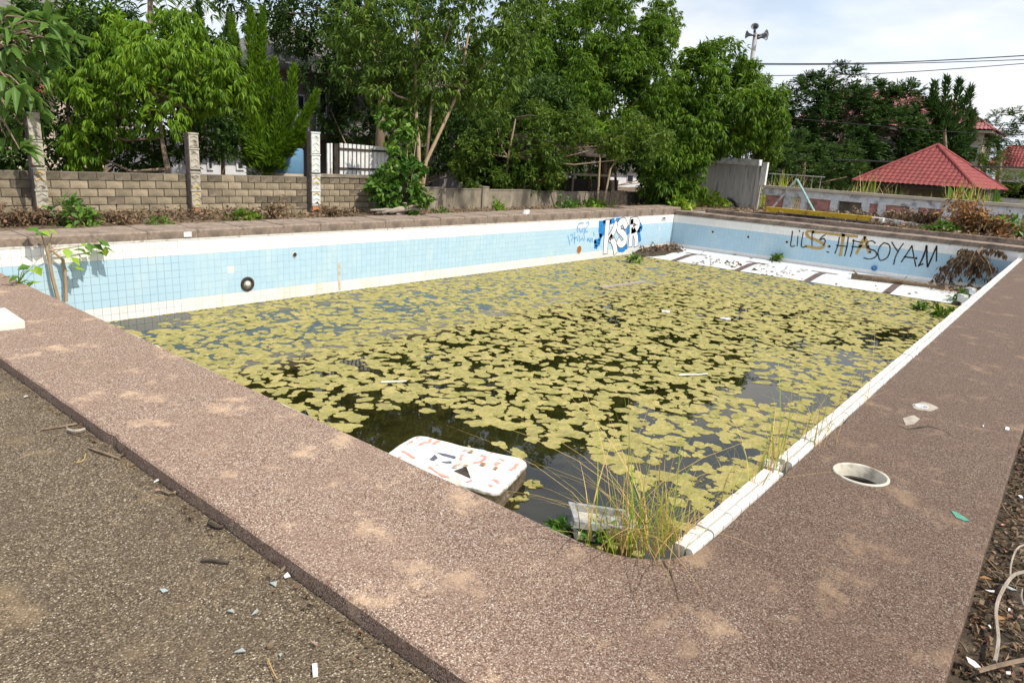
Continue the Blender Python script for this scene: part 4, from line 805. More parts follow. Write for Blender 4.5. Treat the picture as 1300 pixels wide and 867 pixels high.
# iron railing behind the concrete wall end
rl = thing('railing', (38.5, 11, .4), 'white iron railing behind the low fence wall beside the concrete wall', 'railing')
for k in range(7): b = MB(); y = 13.6-k*.42; b.tube([(38.5, y, .4), (38.5, y, 2.25)], .022, 5); b.build('bar', MT['metal'], rl)
for z in (1.0, 2.2): b = MB(); b.tube([(38.5, 13.8, z), (38.5, 10.9, z)], .028, 5); b.build('rail', MT['metal'], rl)
# A-frame
a0, ap, a1 = PX(977, 267, 35.0), PX(1011, 228, 35.0), PX(1037, 272, 35.0)
a0.z = a1.z = .4
fr = thing('swing_frame', ((a0.x+a1.x)/2, (a0.y+a1.y)/2, .4), 'thin metal A-shaped frame standing before the low fence wall', 'frame')
MB().tube([a0, ap], .05, 7).build('leg', MT['white2'], fr); MB().tube([ap+Vector((0, -.03, 0)), a1], .055, 7).build('leg', MT['teal'], fr)
# yellow beam, white blocks, dark strips
BX = 31.6
y0, y1 = PX(972, 270, BX), PX(1106, 283, BX)
yb = thing('yellow_beam', (BX, (y0.y+y1.y)/2, .4), 'long yellow painted beam lying along the end of the pool', 'beam')
MB().bb((BX-.1, y1.y, .55), (BX+.12, y0.y, .78)).build('beam_body', MT['yellow'], yb); MB().bb((BX-.05, y1.y+.1, .38), (BX+.1, y1.y+.4, .55)).bb((BX-.05, y0.y-.5, .38), (BX+.1, y0.y-.2, .55)).build('foot', MT['dark'], yb)
wbk = thing('concrete_block', (BX, y1.y-.25, .4), 'small white painted block at the near end of the yellow beam', 'block')
MB().bb((BX-.18, y1.y-.44, .4), (BX+.18, y1.y-.02, .76)).build('block_body', MT['white'], wbk); MB().bb((BX-.20, y1.y-.30, .60), (BX-.181, y1.y-.14, .74)).build('recess', MT['rust'], wbk)
p0, p1 = PX(1113, 284, BX+.3), PX(1182, 291, BX+.3)
wb = thing('white_beam', (BX+.3, (p0.y+p1.y)/2, .4), 'broken white beam half covered by dry leaves right of the yellow beam', 'beam')
for k in range(4):
    ya = p0.y+(p1.y-p0.y)*k/4; yb_ = p0.y+(p1.y-p0.y)*(k+.93)/4; b = MB(); b.box((BX+.3+random.uniform(-.05, .05), (ya+yb_)/2, .62-.02*k), (.3, abs(ya-yb_), .22), rz=random.uniform(-.04, .04)); b.build('beam_piece', MT['white2'], wb)
q0, q1 = PX(955, 272, 30.2), PX(1115, 291, 30.2)
bd = thing('dark_strips', (30.3, (q0.y+q1.y)/2, .5), 'long flat dark strips lying in front of the yellow beam', 'boards')  # long flat dark strips along the ground
for k, (dx, z, ya, yb_) in enumerate(((0, .55, q0.y, q1.y+1.2), (.28, .57, q0.y-.3, q1.y), (.55, .60, q0.y-.9, q1.y-.5), (.15, .63, q0.y-1.5, q1.y+2))): b = MB(); b.box((30.05+dx, (ya+yb_)/2, z), (.24, abs(ya-yb_), .05), rz=random.uniform(-.01, .01)); b.build('board', MT['dark'], bd)
# roofs with moulded tile rows
def tiled_face(b, e0, e1, apex0, apex1, ncol, nrow, amp, mi=0):
    """sloping roof face between eave e0-e1 and ridge apex0-apex1, rolled columns, stepped courses"""
    e0, e1, a0, a1 = (Vector(p) for p in (e0, e1, apex0, apex1)); nrm = (e1-e0).cross(a0-e0).normalized()
    if nrm.z < 0: nrm = -nrm
    el = (e1-e0).length; ed = (e1-e0)/el; s0 = (a0-e0).dot(ed); s1 = (a1-e0).dot(ed); up_ = (a0-e0)-ed*s0; H = up_.length; up_ = up_/H
    for r in range(nrow):
        h0, h1 = H*r/nrow, H*(r+1)/nrow; lo, hi = s0*h0/H, el+(s1-el)*h0/H
        lo1, hi1 = s0*h1/H, el+(s1-el)*h1/H; w = el/ncol; k0 = math.floor(min(lo, lo1)/w); k1 = math.ceil(max(hi, hi1)/w)
        for k in range(k0, k1):
            vs = []
            for j in range(5):
                s = (k+j/4)*w; hgt = amp*(math.sin(math.pi*j/4))
                for h, st, l_, h_ in ((h0, amp*.35, lo, hi), (h1, 0, lo1, hi1)):
                    ss = min(max(s, l_), h_); p = e0+ed*ss+up_*h+nrm*(hgt+st+.01); vs.append(p)
            b.add(vs, [(2*j, 2*j+2, 2*j+3, 2*j+1) for j in range(4)], mi)
pvx = 46.0
B_ = PX(1240, 240, pvx); ez = B_.z; best = None
for th in np.linspace(-.9, .9, 361):                          # orientation and side length that put the eave corners at the measured columns
    d1 = Vector((math.sin(th), math.cos(th), 0)); d2 = Vector((math.cos(th), -math.sin(th), 0))
    lo, hi = 1., 20.
    for _ in range(40):
        s_ = (lo+hi)/2
        if proj(B_+d1*s_)[0] > 1082: lo = s_
        else: hi = s_
    e = abs(proj(B_+d2*s_)[0]-1278)
    if best is None or e < best[0]: best = (e, d1.copy(), d2.copy(), s_)
_, d1, d2, s_ = best; A_ = B_+d1*s_; cC = B_+d2*s_; dC = A_+d2*s_; ce = (A_+cC)/2; cx, cy = ce.x, ce.y
top = ray(1184, 185); az = EYE+top.z*(math.hypot(cx, cy)/math.hypot(top.x, top.y)); Ap = Vector((cx, cy, az)); RZ = math.atan2(d2.y, d2.x)
pav = thing('pavilion', (cx, cy, .4), 'open pavilion with a red pyramid roof of rolled tiles', 'pavilion')
b = MB(); tiled_face(b, B_, A_, Ap, Ap, 24, 12, .05); b.build('roof', MT['roof'], pav)
b = MB(); tiled_face(b, cC, B_, Ap, Ap, 24, 12, .05); b.build('roof', MT['roof'], pav)
b = MB(); tiled_face(b, A_, dC, Ap, Ap, 12, 4, .04); tiled_face(b, dC, cC, Ap, Ap, 12, 4, .04); b.build('roof', MT['roof'], pav)
for c in (A_, B_, cC, dC): b = MB(); b.tube([c+Vector((0, 0, .02)), Ap+Vector((0, 0, .05))], .11, 7); b.build('hip_ridge', MT['roof'], pav)
b = MB(); b.box((cx, cy, ez-.12), (s_-.3, s_-.3, .2), rz=RZ); b.build('eave_board', MT['dark'], pav)
for i in (-1, 0, 1):
    for j in (-1, 1): q = ce+d2*(i*(s_/2-.9))+d1*(j*(s_/2-.9)); b = MB(); b.box((q.x, q.y, (ez-.22+.35)/2), (.34, .34, ez-.22-.35), rz=RZ); b.build('post', MT['hwall'], pav)
for q, dx, dy in ((ce-d1*(s_/2-1.1), s_-2.2, .15), (ce+d2*(s_/2-1.1), .15, s_-2.2)): b = MB(); b.box((q.x, q.y, (ez-.225+.35)/2), (dx, dy, ez-.225-.35), rz=RZ); b.build('wall', MT['cream'], pav)
# big house with pinkish-red roof
def far_house(lab, X, e_l, e_r, r_l, r_r, zv, dpx, wallm, roofm, nc, nr, g=None):
    a, c = PX(*e_l, X), PX(*e_r, X); ez = (a.z+c.z)/2; a.z = c.z = ez; half = dpx
    rl, rr = PX(*r_l, X+half), PX(*r_r, X+half); rz = (rl.z+rr.z)/2; rl.z = rr.z = rz
    t = thing('house', (X+half, (a.y+c.y)/2, .3), lab, 'house')
    a2, c2 = a+Vector((2*half, 0, 0)), c+Vector((2*half, 0, 0))
    b = MB(); tiled_face(b, c, a, rr, rl, nc, nr, .07); b.build('roof', MT[roofm], t)
    b = MB(); tiled_face(b, c2, c, rr, rr, max(6, nc//2), nr, .07); tiled_face(b, a, a2, rl, rl, 8, 4, .07); tiled_face(b, a2, c2, rl, rr, 10, 4, .07); b.build('roof', MT[roofm], t)
    for p, q in ((a, rl), (c, rr), (rl, rr), (c2, rr), (a2, rl)): b = MB(); b.tube([p, q], .14, 6); b.build('hip_ridge', MT[roofm], t)
    b = MB(); b.bb((a.x+.8, c.y+.8, .2), (a2.x-.8, a.y-.8, ez-.06)); b.build('wall', MT[wallm], t)
    b = MB(); b.bb((a.x+.2, c.y+.2, ez-.25), (a2.x-.2, a.y-.2, ez-.05)); b.build('soffit', MT['cream'], t)
    for k in range(5):
        y = c.y+1.6+(a.y-c.y-3.2)*k/4
        for zz in (ez-2.0, ez-5.0):
            if zz < 1: continue
            f = MB(); f.bb((a.x+.72, y-.7, zz-.7), (a.x+.82, y+.7, zz+.7)); w_ = f.build('window', MT['hwhite'], t); f = MB(); f.bb((a.x+.70, y-.6, zz-.6), (a.x+.715, y+.6, zz+.6)); f.build('pane', MT['glass'], w_)
    return t
far_house('big house with a pinkish red tiled roof behind the feathery tree', 76, (1000, 158), (1190, 163), (1068, 117), (1163, 117), 0, 8, 'cream', 'roof2', 40, 16)
far_house('house wing with a lower red roof and cream wall behind the pavilion', 72, (1150, 158), (1262, 170), (1195, 130), (1212, 131), 0, 4.5, 'cream', 'roof2', 22, 8)
far_house('far right white house with a dull red roof at the frame edge', 78, (1252, 210), (1345, 216), (1283, 186), (1318, 187), 0, 4, 'hwhite', 'roof', 20, 8)
far_house('pale shuttered house behind the grove on the right', 74, (968, 218), (1070, 224), (990, 205), (1040, 207), 0, 3, 'cream', 'eave', 10, 3)
# loudspeaker pole
D = 47.; p0 = PD(951, 100, D); ptop = PD(959, 45, D); p0.x, p0.y = ptop.x, ptop.y
sp = thing('loudspeaker_pole', (ptop.x, ptop.y, .4), 'concrete pole carrying four grey horn loudspeakers above the trees', 'pole')
tl_ = PD(953.5, 85, D); bs = ptop+(tl_-ptop)*((ptop.z-.4)/(ptop.z-tl_.z))
MB().tube([bs, ptop+Vector((0, 0, .1))], [.2, .14], 10).build('pole', MT['concrete'], sp)
for dv, off in ((rt*-1+up0*.1, (-.12, .05)), (rt*-.3-fwd*.9+up0*.2, (-.10, .32)), (rt*1+up0*.25, (.22, .05)), (rt*.7-fwd*.8-up0*.15, (.20, -.12))):
    dv = Vector(dv).normalized(); c = ptop+rt*off[0]+up0*off[1]-Vector((0, 0, .12))-fwd*.15
    h = MB(); h.lathe(c, dv, [(.05, 0), (.07, .18), (.09, .3), (.15, .42), (.25, .52), (.26, .54), (.2, .5), (.08, .34), (.03, .3)], 18); h.lathe(c, dv, [(.001, -.1), (.09, -.1), (.09, .06), (.05, .08)], 12); hb = h.build('horn', MT['horn'], sp, smooth=True)
    k = MB(); k.lathe(c, dv, [(.13, .38), (.09, .40), (.001, .41)], 14); k.build('throat', MT['black'], hb)
# overhead wires
def wire(lab, pts, D0, D1, r):
    ps = []; n = 24; P_ = [PD(u, v, D0+(D1-D0)*i/(len(pts)-1)) for i, (u, v) in enumerate(pts)]
    sm = smooth([tuple(p) for p in P_], 8); b = MB(); b.tube(sm, r, 5); tag(b.build('power_line', MT['black']), lab, 'wire', 'overhead wires at the right')
wire('thick topmost power line crossing the sky right of the loudspeakers', [(900, 77), (960, 81), (1120, 80), (1300, 71), (1420, 62)], 44, 38, .03)
wire('second power line just under the topmost one', [(900, 78.5), (960, 82.5), (1120, 81.5), (1300, 76), (1420, 70)], 44, 38, .022)
wire('lower thin power line dipping below the twin lines', [(900, 96), (965, 96.5), (1120, 93.5), (1300, 81), (1420, 70)], 44, 38, .022)
wire('pale cable crossing in front of the feathery tree', [(940, 144), (1000, 150), (1100, 159), (1200, 167), (1300, 171)], 42, 40, .02)
wire('dark heavy cable sagging across the pavilion roof', [(1060, 203), (1130, 206), (1200, 210), (1300, 213), (1400, 214)], 43, 41, .045)
# ================================================================== SMALL PLANTS, DRY BRUSH
def grass_vf(P, h, w, lean=.25, seg=5):
    """curved tapering blades: strips of quads"""
    n = len(P); az = rng.uniform(0, 2*math.pi, n); d = np.stack([np.cos(az), np.sin(az), np.zeros(n)], 1); sd = np.stack([-np.sin(az), np.cos(az), np.zeros(n)], 1); L_ = rng.uniform(.06, 1, n)*lean*2
    V = np.zeros((n, seg*2+2, 3)); 
    for i in range(seg+1):
        s = i/seg; c = P+np.array((0, 0, 1.))*(h*s*(1-.35*L_*s))[:, None]+d*(h*L_*(s**1.8))[:, None]; ww = (w*(1-s)**.7)[:, None]
        V[:, 2*i] = c-sd*ww*.5; V[:, 2*i+1] = c+sd*ww*.5
    f = np.array([[2*i, 2*i+1, 2*i+3, 2*i+2] for i in range(seg)]); k = seg*2+2
    return V.reshape(-1, 3), (f[None]+(np.arange(n)*k)[:, None, None]).reshape(-1, 4)
def quadmesh(name, VFs, mats, parent, kind='stuff'):
    V = np.concatenate([v for v, _ in VFs]); k = 0; fs = []; mi = []
    for j, (v, f) in enumerate(VFs): fs.append(f+k); k += len(v); mi.append(np.full(len(f), j))
    loc = WL[parent] if parent is not None else Vector(V.mean(0)); me = np_mesh(name, V-np.array(loc), np.concatenate(fs), mats, np.concatenate(mi)); o = link(name, me, parent, loc)
    if kind: o['kind'] = kind
    return o
def grass_clump(lab, spots, n, hmin, hmax, w, lean=.3, mix=(.5, .5), cat='grass', dry=.45, spread=.1, z=-.06):
    c = spots[0]; t = thing('grass_clump', (c[0], c[1], z), lab, cat)
    for frac, m in zip(mix, ('grass_green', 'straw')):
        k = int(n*frac); s = rng.integers(0, len(spots), k); P = np.array([(spots[i][0], spots[i][1], z) for i in s])+np.concatenate([rng.normal(0, spread, (k, 2)), np.zeros((k, 1))], 1)
        h = rng.uniform(hmin, hmax, k)*np.where(rng.random(k) < .25, 1.0, .62); le = lean if m == 'grass_green' else lean*1.6
        quadmesh('blades', [grass_vf(P, h, np.full(k, w)*rng.uniform(.6, 1.3, k), le)], MT[m], t)
    return t
grass_clump('big tuft of green and straw grass sprouting in the rounded pool corner', [(3.52, 1.70), (3.62, 1.62), (3.44, 1.85), (3.72, 1.60), (3.56, 1.76)], 220, .4, 1.2, .0085, .45, (.38, .62), spread=.085)
grass_clump('sparse tall grass growing in the broken gap of the white coping', [(5.25, 1.50), (5.35, 1.52), (5.15, 1.55)], 34, .5, 1.2, .0085, .3, (.4, .6), spread=.05)
grass_clump('straw-coloured grass stems leaning over the coping beyond the broken gap', [(6.1, 1.46), (6.35, 1.45), (5.9, 1.46)], 44, .4, 1.15, .007, .32, (.2, .8), spread=.08)
grass_clump('few dry grass stems along the inner side of the near coping piece', [(4.1, 1.54), (4.5, 1.53), (4.8, 1.53)], 26, .35, .95, .0075, .35, (.35, .65), spread=.05)
grass_clump('few thin grass blades rising from the coping joint further along', [(7.3, 1.46), (7.8, 1.46)], 14, .4, 1.0, .007, .3, (.2, .8), spread=.08)
# weeds along the fence wall top and foot of walls
for lab, u0, u1, n in (('row of tall pale grass behind the fence wall beneath the pavilion', 1085, 1235, 420), ('yellow-green grass behind the fence wall beside the swing frame', 960, 1080, 260), ('grass and weeds behind the fence wall at far right', 1235, 1300, 200)):
    a, c = PX(u0, 250, 37.2), PX(u1, 250, 37.2); t = thing('grass_row', (37.2, (a.y+c.y)/2, .4), lab, 'grass')
    for m, fr in (('grass_green', .5), ('straw', .5)):
        k = int(n*fr); P = np.stack([rng.uniform(36.5, 38.5, k), rng.uniform(c.y, a.y, k), np.full(k, .4)], 1); P = P[(np.sin(P[:, 1]*2.1)+np.sin(P[:, 1]*5.3+1) > -.5)]
        quadmesh('blades', [grass_vf(P, rng.uniform(1.2, 2.5, len(P))*(.82+.2*np.sin(P[:, 1]*1.7)), np.full(len(P), .055), .25)], MT[m], t)
def weed(name, lab, c, r, n, L, m, cat='weed', h=1.0, stems=4, big=False):
    t = thing(name, c, lab, cat); c = Vector(c); b = MB()
    for k in range(stems): b.tube([c, c+Vector((random.uniform(-r, r), random.uniform(-r, r), r*h*random.uniform(.5, 1.1)))], [.012, .005], 4)
    b.build('stem', MT['twig'], t); d = sphere_dirs(n); d[:, 2] = np.abs(d[:, 2])*h; P = np.array(c)+d*r*rng.uniform(.4, 1, (n, 1))
    put_leaves('foliage', [rosettes(P, unit(d+np.array((0, 0, .3))), 4, L, .5, .15, .7)], MT[m], t); return t
p = PY(97, 275, 15.4); weed('weed', 'bright green bushy weed at the foot of the block wall right of the left pillar', (p.x, 15.4, .42), .45, 60, .16, 'leaf_ivy', 'weed', 1.3)
p = PY(310, 275, 15.4); weed('weed', 'low dark green weed patch below the third stretch of block wall', (p.x, 15.4, .42), .42, 60, .12, 'leaf_mango', 'weed', .5)
p = PY(200, 285, 15.2); weed('weed', 'small light green creeper on the kerb below the mossy pillar', (p.x, 15.2, .42), .3, 34, .09, 'leaf_ivy', 'weed', .35)
p = PY(560, 264, 15.4); weed('weed', 'small green weed at the foot of the low cement wall', (p.x, 15.4, .42), .3, 30, .10, 'leaf_ivy', 'weed', .5)
p = PY(632, 262, 15.5); weed('weed', 'upright yellow-green weed halfway along the cement wall', (p.x, 15.5, .42), .28, 24, .15, 'leaf_bright', 'weed', 1.6)
p = PY(755, 262, 15.4); weed('weed', 'yellow-green undergrowth beneath the saplings', (p.x, 15.4, .42), .9, 90, .16, 'leaf_bright', 'weed', .45)
p = PY(720, 264, 15.4); weed('weed', 'leafy green weed beside the saplings in front of the shelter', (p.x, 15.4, .42), .45, 40, .18, 'leaf_ivy', 'weed', 1.2)
p = PY(862, 268, 14.4); weed('weed', 'bright yellow-green bush on the far corner of the pool', (p.x, 14.4, .42), .55, 70, .26, 'leaf_new', 'bush', .9)
p = PX(905, 255, 34.); weed('weed', 'tall pale weeds in front of the concrete wall', (34., p.y, .42), .9, 60, .3, 'grass_green', 'weed', .9)
for lab, u, v, X, r, m in (('bright green bush by the fence at the right edge', 1290, 282, 31., 1.0, 'leaf_ivy'), ('small green plant among dry leaves left of the brush pile', 1190, 291, 30., .5, 'leaf_ivy'), ('small green sprig beside the brush pile', 1208, 290, 30.2, .3, 'leaf_ivy'), ('low green growth behind the brush pile against the fence', 1268, 272, 33, .8, 'leaf_bright')):
    p = PX(u, v+6, X); weed('weed', lab, (X, p.y, .42), r, 70, .24, m, 'bush', .9)
# banana-like leaves by the pavilion
p = PX(1240, 255, 40.); t = thing('banana_plant', (40., p.y, .4), 'broad-leaved green plant between the fence wall and the pavilion', 'plant')
for k in range(7):
    v, f = leaves(np.array([[40., p.y+random.uniform(-1.2, .8), 1.0]]), np.array([[random.uniform(-.4, .4), random.uniform(-.8, .8), 1.]]), np.array([random.uniform(1.0, 1.5)]), np.array([.5]), roll=.8); me = np_mesh('leaf', v-np.array(WL[t]), f, MT['leaf_ivy']); link('leaf', me, t, WL[t])
b = MB(); b.tube([(40., p.y, .4), (40., p.y, 1.2)], [.1, .05], 6); b.build('stem', MT['grass_green'], t)
# dry litter strips
def litter(name, lab, boxes, n, L, mats, hmax=.12, twigs=40):
    V = []; Fs = []; k = 0; mi = []
    x = []; 
    for bx in boxes:
        m = int(n*bx[5]); P = np.stack([rng.uniform(bx[0], bx[1], m), rng.uniform(bx[2], bx[3], m), bx[4]+np.abs(rng.normal(0, hmax*.5, m))], 1); x.append(P)
    P = np.concatenate(x); D_ = sphere_dirs(len(P))*np.array((1, 1, .5)); V, Fx = leaves(P, D_, L*rng.uniform(.5, 1.4, len(P)), L*.5*rng.uniform(.5, 1.3, len(P)), roll=1.0)
    mi = rng.integers(0, len(mats), len(P)).repeat(4); loc = Vector(V.mean(0)); me = np_mesh(name, V-np.array(loc), Fx, [MT[m] for m in mats], mi)
    return tag(link(name, me, None, loc), lab, None, None, 'stuff')
litter('dry_leaves', 'dry brown leaves littering the strip along the block wall', [(2.5, 14.5, 15.0, 16.4, .42, .6), (2.5, 9.5, 15.5, 16.4, .5, .5), (14, 26, 15.0, 16.3, .42, .35), (26, 35.5, 14.0, 16, .42, .25)], 3000, .10, ['dry_leaf', 'dry_dark', 'dry_leaf', 'litter'])
litter('dry_leaves', 'dry leaves and litter on the ground behind the end wall', [(29.6, 35.8, -2, 13, .42, .7), (29.3, 31.5, -1, 6.5, .46, .6), (31, 36, -2, 5, .45, .5)], 3600, .15, ['dry_leaf', 'dry_dark', 'dry_leaf', 'litter'], .22)
def dry_bush(name, lab, c, r, n, h, L=.13, mats='dry_leaf', cat='dead bush', stems=14, per=3):
    t = thing(name, c, lab, cat); c = Vector(c); b = MB(); P = []
    for k in range(stems):
        a = random.uniform(0, 6.28); e = c+Vector((math.cos(a)*r*random.uniform(.3, 1), math.sin(a)*r*random.uniform(.3, 1), h*random.uniform(.4, 1))); m = (c+e)/2+Vector((random.uniform(-.1, .1), random.uniform(-.1, .1), h*.15)); b.tube([c, m, e], [.014, .01, .004], 4)
        for s in np.linspace(.3, 1, max(2, n//stems)): P.append(tuple(c.lerp(e, s)+Vector((random.gauss(0, .07), random.gauss(0, .07), random.gauss(0, .06)))))
    b.build('stem', MT['twig'], t); P = np.array(P); put_leaves('foliage', [rosettes(P, sphere_dirs(len(P)), per, L, .4, .5, .9)], MT[mats], t); return t
for lab, u, v, r, h, m in (('low brown dead shrub at the foot of the leftmost pillar', 30, 285, .8, .28, 'dry_dark'), ('brown tangled dead shrub between the left pillar and green weed', 75, 280, .6, .32, 'dry_dark'), ('dry brown weeds right of the green bushy weed', 140, 280, .7, .25, 'dry_dark'), ('dry stalks against the block wall near the slim pillar', 350, 272, .35, .5, 'dry_leaf'), ('dry brown weeds beneath the picket gate', 425, 268, .6, .26, 'dry_leaf'), ('dark dead clump at the far left under the block wall', 5, 270, .6, .4, 'dry_dark')):
    p = PY(u, v, 15.6); dry_bush('dead_shrub', lab, (p.x, 15.6, .42), r, 150, h, .10, m)
for lab, u, v, X, r, h, m in (('brown dead brush in front of the pink fence panels', 1110, 285, 33.5, 1.5, .62, 'litter'), ('dead grassy brush beside the white beam', 1150, 285, 33., 1.3, .7, 'dry_leaf'), ('grey-brown dead shrub left of the orange brush pile', 1170, 290, 32.2, .9, .8, 'dry_dark'), ('low dead tangle before the dark fence panel', 1075, 277, 34., .9, .4, 'litter')):
    p = PX(u, v, X); dry_bush('dead_shrub', lab, (X, p.y, .42), r, 260, h, .18, m, stems=24)
# orange dead frond pile
p = PX(1245, 290, 30.6); c = Vector((30.6, p.y, .45)); t = thing('brush_pile', c, 'tall pile of orange-brown dead branches at the right end of the pool', 'brush pile')
b = MB(); P = []; Dn = []
for k, (u, v) in enumerate(((1203, 268), (1214, 252), (1222, 262), (1212, 280), (1232, 275), (1240, 290), (1225, 290), (1262, 298), (1280, 305), (1295, 310), (1270, 285), (1250, 280), (1300, 296), (1205, 282), (1230, 262), (1245, 268), (1216, 258), (1285, 290), (1255, 305), (1272, 312))):
    e = PX(u, v, 30.6+random.uniform(-.8, 1.2)); a = c+Vector((random.uniform(-.3, .6), random.uniform(-1.0, .4), random.uniform(-.1, .1))); b.tube([a, (a+e)/2+Vector((0, 0, .15)), e], [.03, .022, .008], 5)
    for s in np.linspace(.2, 1, 26): P.append(tuple(a.lerp(e, s)+Vector((random.gauss(0, .14), random.gauss(0, .14), random.gauss(0, .13))))); Dn.append(tuple(e-a+Vector((random.gauss(0, 1), random.gauss(0, 1), random.gauss(0, 1)))))
b.build('branch', MT['twig'], t); P = np.array(P); Dn = unit(np.array(Dn)); put_leaves('dead_foliage', [rosettes(P, Dn, 4, .25, .3, .2, .6)], MT['dry_orange'], t)
put_leaves('brown_foliage', [rosettes(P+rng.normal(0, .15, P.shape), Dn, 3, .22, .35, .4, .7)], MT['dry_leaf'], t)
# dead branch hanging into the pool
root = PX(1250, 310, 29.0); t = thing('dead_branch', root, 'dead branch with hanging brown leaves drooping into the shallow end', 'branch'); b = MB(); P = []
tipz = [(1232, 332), (1215, 345), (1200, 352), (1185, 355), (1225, 358), (1210, 330), (1195, 340), (1240, 355), (1255, 340), (1265, 345), (1247, 350), (1205, 358), (1232, 362), (1220, 318), (1262, 355), (1190, 350), (1275, 322)]
q0 = PX(1232, 331, 27.2); b.tube([root, PX(1245, 317, 28.2), q0], [.06, .05, .03], 6)
for u, v in tipz:
    e = PX(u, v, random.uniform(26.4, 28.0)); s = root.lerp(q0, random.uniform(.2, 1)); m = (s+e)/2+Vector((0, 0, .18)); b.tube([s, m, e], [.016, .012, .005], 4)
    for k in range(16):
        f = random.uniform(.25, 1); a = s.lerp(m, f*2) if f < .5 else m.lerp(e, f*2-1); P.append(tuple(a+Vector((random.gauss(0, .05), random.gauss(0, .05), random.gauss(0, .03)))))
b.build('branch', MT['twig'], t); P = np.array(P); put_leaves('dead_foliage', [rosettes(P, np.tile((0, 0, -1.), (len(P), 1)), 3, .2, .34, .6, .55)], MT['dry_dark'], t)
# fallen driftwood log heap under the slender tree
p = PY(495, 268, 15.3); t = thing('driftwood', (p.x, 15.3, .42), 'heap of bleached broken branches lying below the climber', 'dead wood')
MT['bleach'] = mat('bleached_wood', (.22, .19, .155), (.38, .33, .28), 9, .9, .4, stretch=(1, 3, 3))
for k in range(9):
    a = Vector((p.x+random.uniform(-1.0, .2), 15.3+random.uniform(-.3, .3), .46+random.uniform(0, .12))); e = a+Vector((random.uniform(.6, 1.4), random.uniform(-.25, .3), random.uniform(-.02, .3))); b = MB(); b.tube([a, (a+e)/2+Vector((0, 0, random.uniform(-.03, .06))), e], [.03, random.uniform(.04, .075), .02], 7); b.build('limb', MT['bleach'], t, smooth=True)
# ================================================================== FLOATING ALGAE
def inside(p, poly):
    c = False
    for i in range(len(poly)):
        a, b = poly[i-1], poly[i]
        if (a[1] > p[1]) != (b[1] > p[1]) and p[0] < (b[0]-a[0])*(p[1]-a[1])/(b[1]-a[1])+a[0]: c = not c
    return c
wp = lambda poly: [(q.x, q.y) for q in (PZ(u, v, ZW) for u, v in poly)]
BARE = [(wp([(430, 565), (452, 535), (480, 520), (530, 514), (575, 520), (602, 540), (660, 546), (700, 566), (745, 572), (790, 604), (830, 640), (900, 650), (840, 730), (640, 665)]), .06), (wp([(932, 478), (958, 468), (1004, 498), (990, 522), (940, 502)]), .12), (wp([(120, 408), (250, 390), (245, 402), (180, 425)]), .15), (wp([(1085, 428), (1150, 415), (1165, 428), (1100, 440)]), .15), (wp([(855, 560), (900, 548), (960, 575), (900, 610), (860, 600)]), .55), (wp([(330, 500), (400, 488), (470, 505), (440, 530)]), .55), (wp([(770, 440), (830, 445), (840, 470), (770, 480)]), .5)]
def blob(r, n):
    k = random.randint(5, 9); cs = [(random.uniform(.25, .72)*r, 2*math.pi*(i+random.uniform(-.4, .4))/k, r*random.uniform(.22, .46)) for i in range(k)]
    el_ = random.uniform(.65, 1.4); ro = random.uniform(0, 3.14); out = []
    for j in range(n):
        th = 2*math.pi*j/n; best = r*.4
        for d, a, q in cs:
            x = d*math.cos(th-a); h2 = q*q-(d*math.sin(th-a))**2
            if h2 > 0: best = max(best, x+math.sqrt(h2))
        best *= random.uniform(.95, 1.05); x, y = best*math.cos(th)*el_, best*math.sin(th)/el_; out.append((x*math.cos(ro)-y*math.sin(ro), x*math.sin(ro)+y*math.cos(ro)))
    return out
spots = []; sp_ = .185; row = 0; y = YR+.1
def xend(y): return 24.75+.35*mnoise.noise(Vector((y*.6, 3, 0)))+.2*mnoise.noise(Vector((y*2.3, 7, 0)))
while y < YF-.05:
    x = XN+.1+(sp_/2 if row % 2 else 0)
    while x < 25.2:
        a, b_ = x+random.uniform(-.09, .09), y+random.uniform(-.09, .09)
        if XN+.08 < a < xend(b_) and YR+.08 < b_ < YF-.08:
            gapn = mnoise.noise(Vector((a*1.2, b_*1.2, 5)))+.8*mnoise.noise(Vector((a*2.9, b_*2.9, 9))); pr = .98 if gapn < .12 else (.72 if gapn < .4 else .28)
            if a > 12: pr = min(1, pr+.03*(a-12))
            for poly, k in BARE:
                if inside((a, b_), poly): pr = k
            if random.random() < pr: spots.append((a, b_, random.choice((.075, .10, .12, .14, .165))*random.uniform(.9, 1.15)))
        x += sp_
    y += sp_*.87; row += 1
def vis(a):
    u, v, z = proj((a[0], a[1], ZW)); return z if -20 < u < 1320 and v < 880 and z > 0 and not (v > 347+.4625*u or (u > 840 and v > 740-.91*(u-820))) else 1e6
spots.sort(key=vis)
rest = MB(); lab = 'scalloped yellow-green algae mat floating on the dark pool water'
def matmesh(b, pts, cx, cy, z, n):
    m = len(pts); b.add([(cx, cy, z+.004)]+[(cx+p[0], cy+p[1], z) for p in pts]+[(cx+p[0]*.97, cy+p[1]*.97, z-.02) for p in pts], [(0, 1+i, 1+(i+1) % m) for i in range(m)]+[(1+i, 1+m+i, 1+m+(i+1) % m, 1+(i+1) % m) for i in range(m)])
for i, (a, b_, r) in enumerate(spots):
    if i < 290:
        b = MB(); matmesh(b, blob(r, 34), 0, 0, 0, 34); me = b.mesh('algae_mat', MT['algae']); o = link('algae_mat', me, None, (a, b_, ZW+.001+random.uniform(0, .004))); tag(o, lab, 'algae mat', 'algae mats floating on the pool')
    else: matmesh(rest, blob(r, 18 if a < 14 else 12), a, b_, ZW+.001+random.uniform(0, .004), 18)
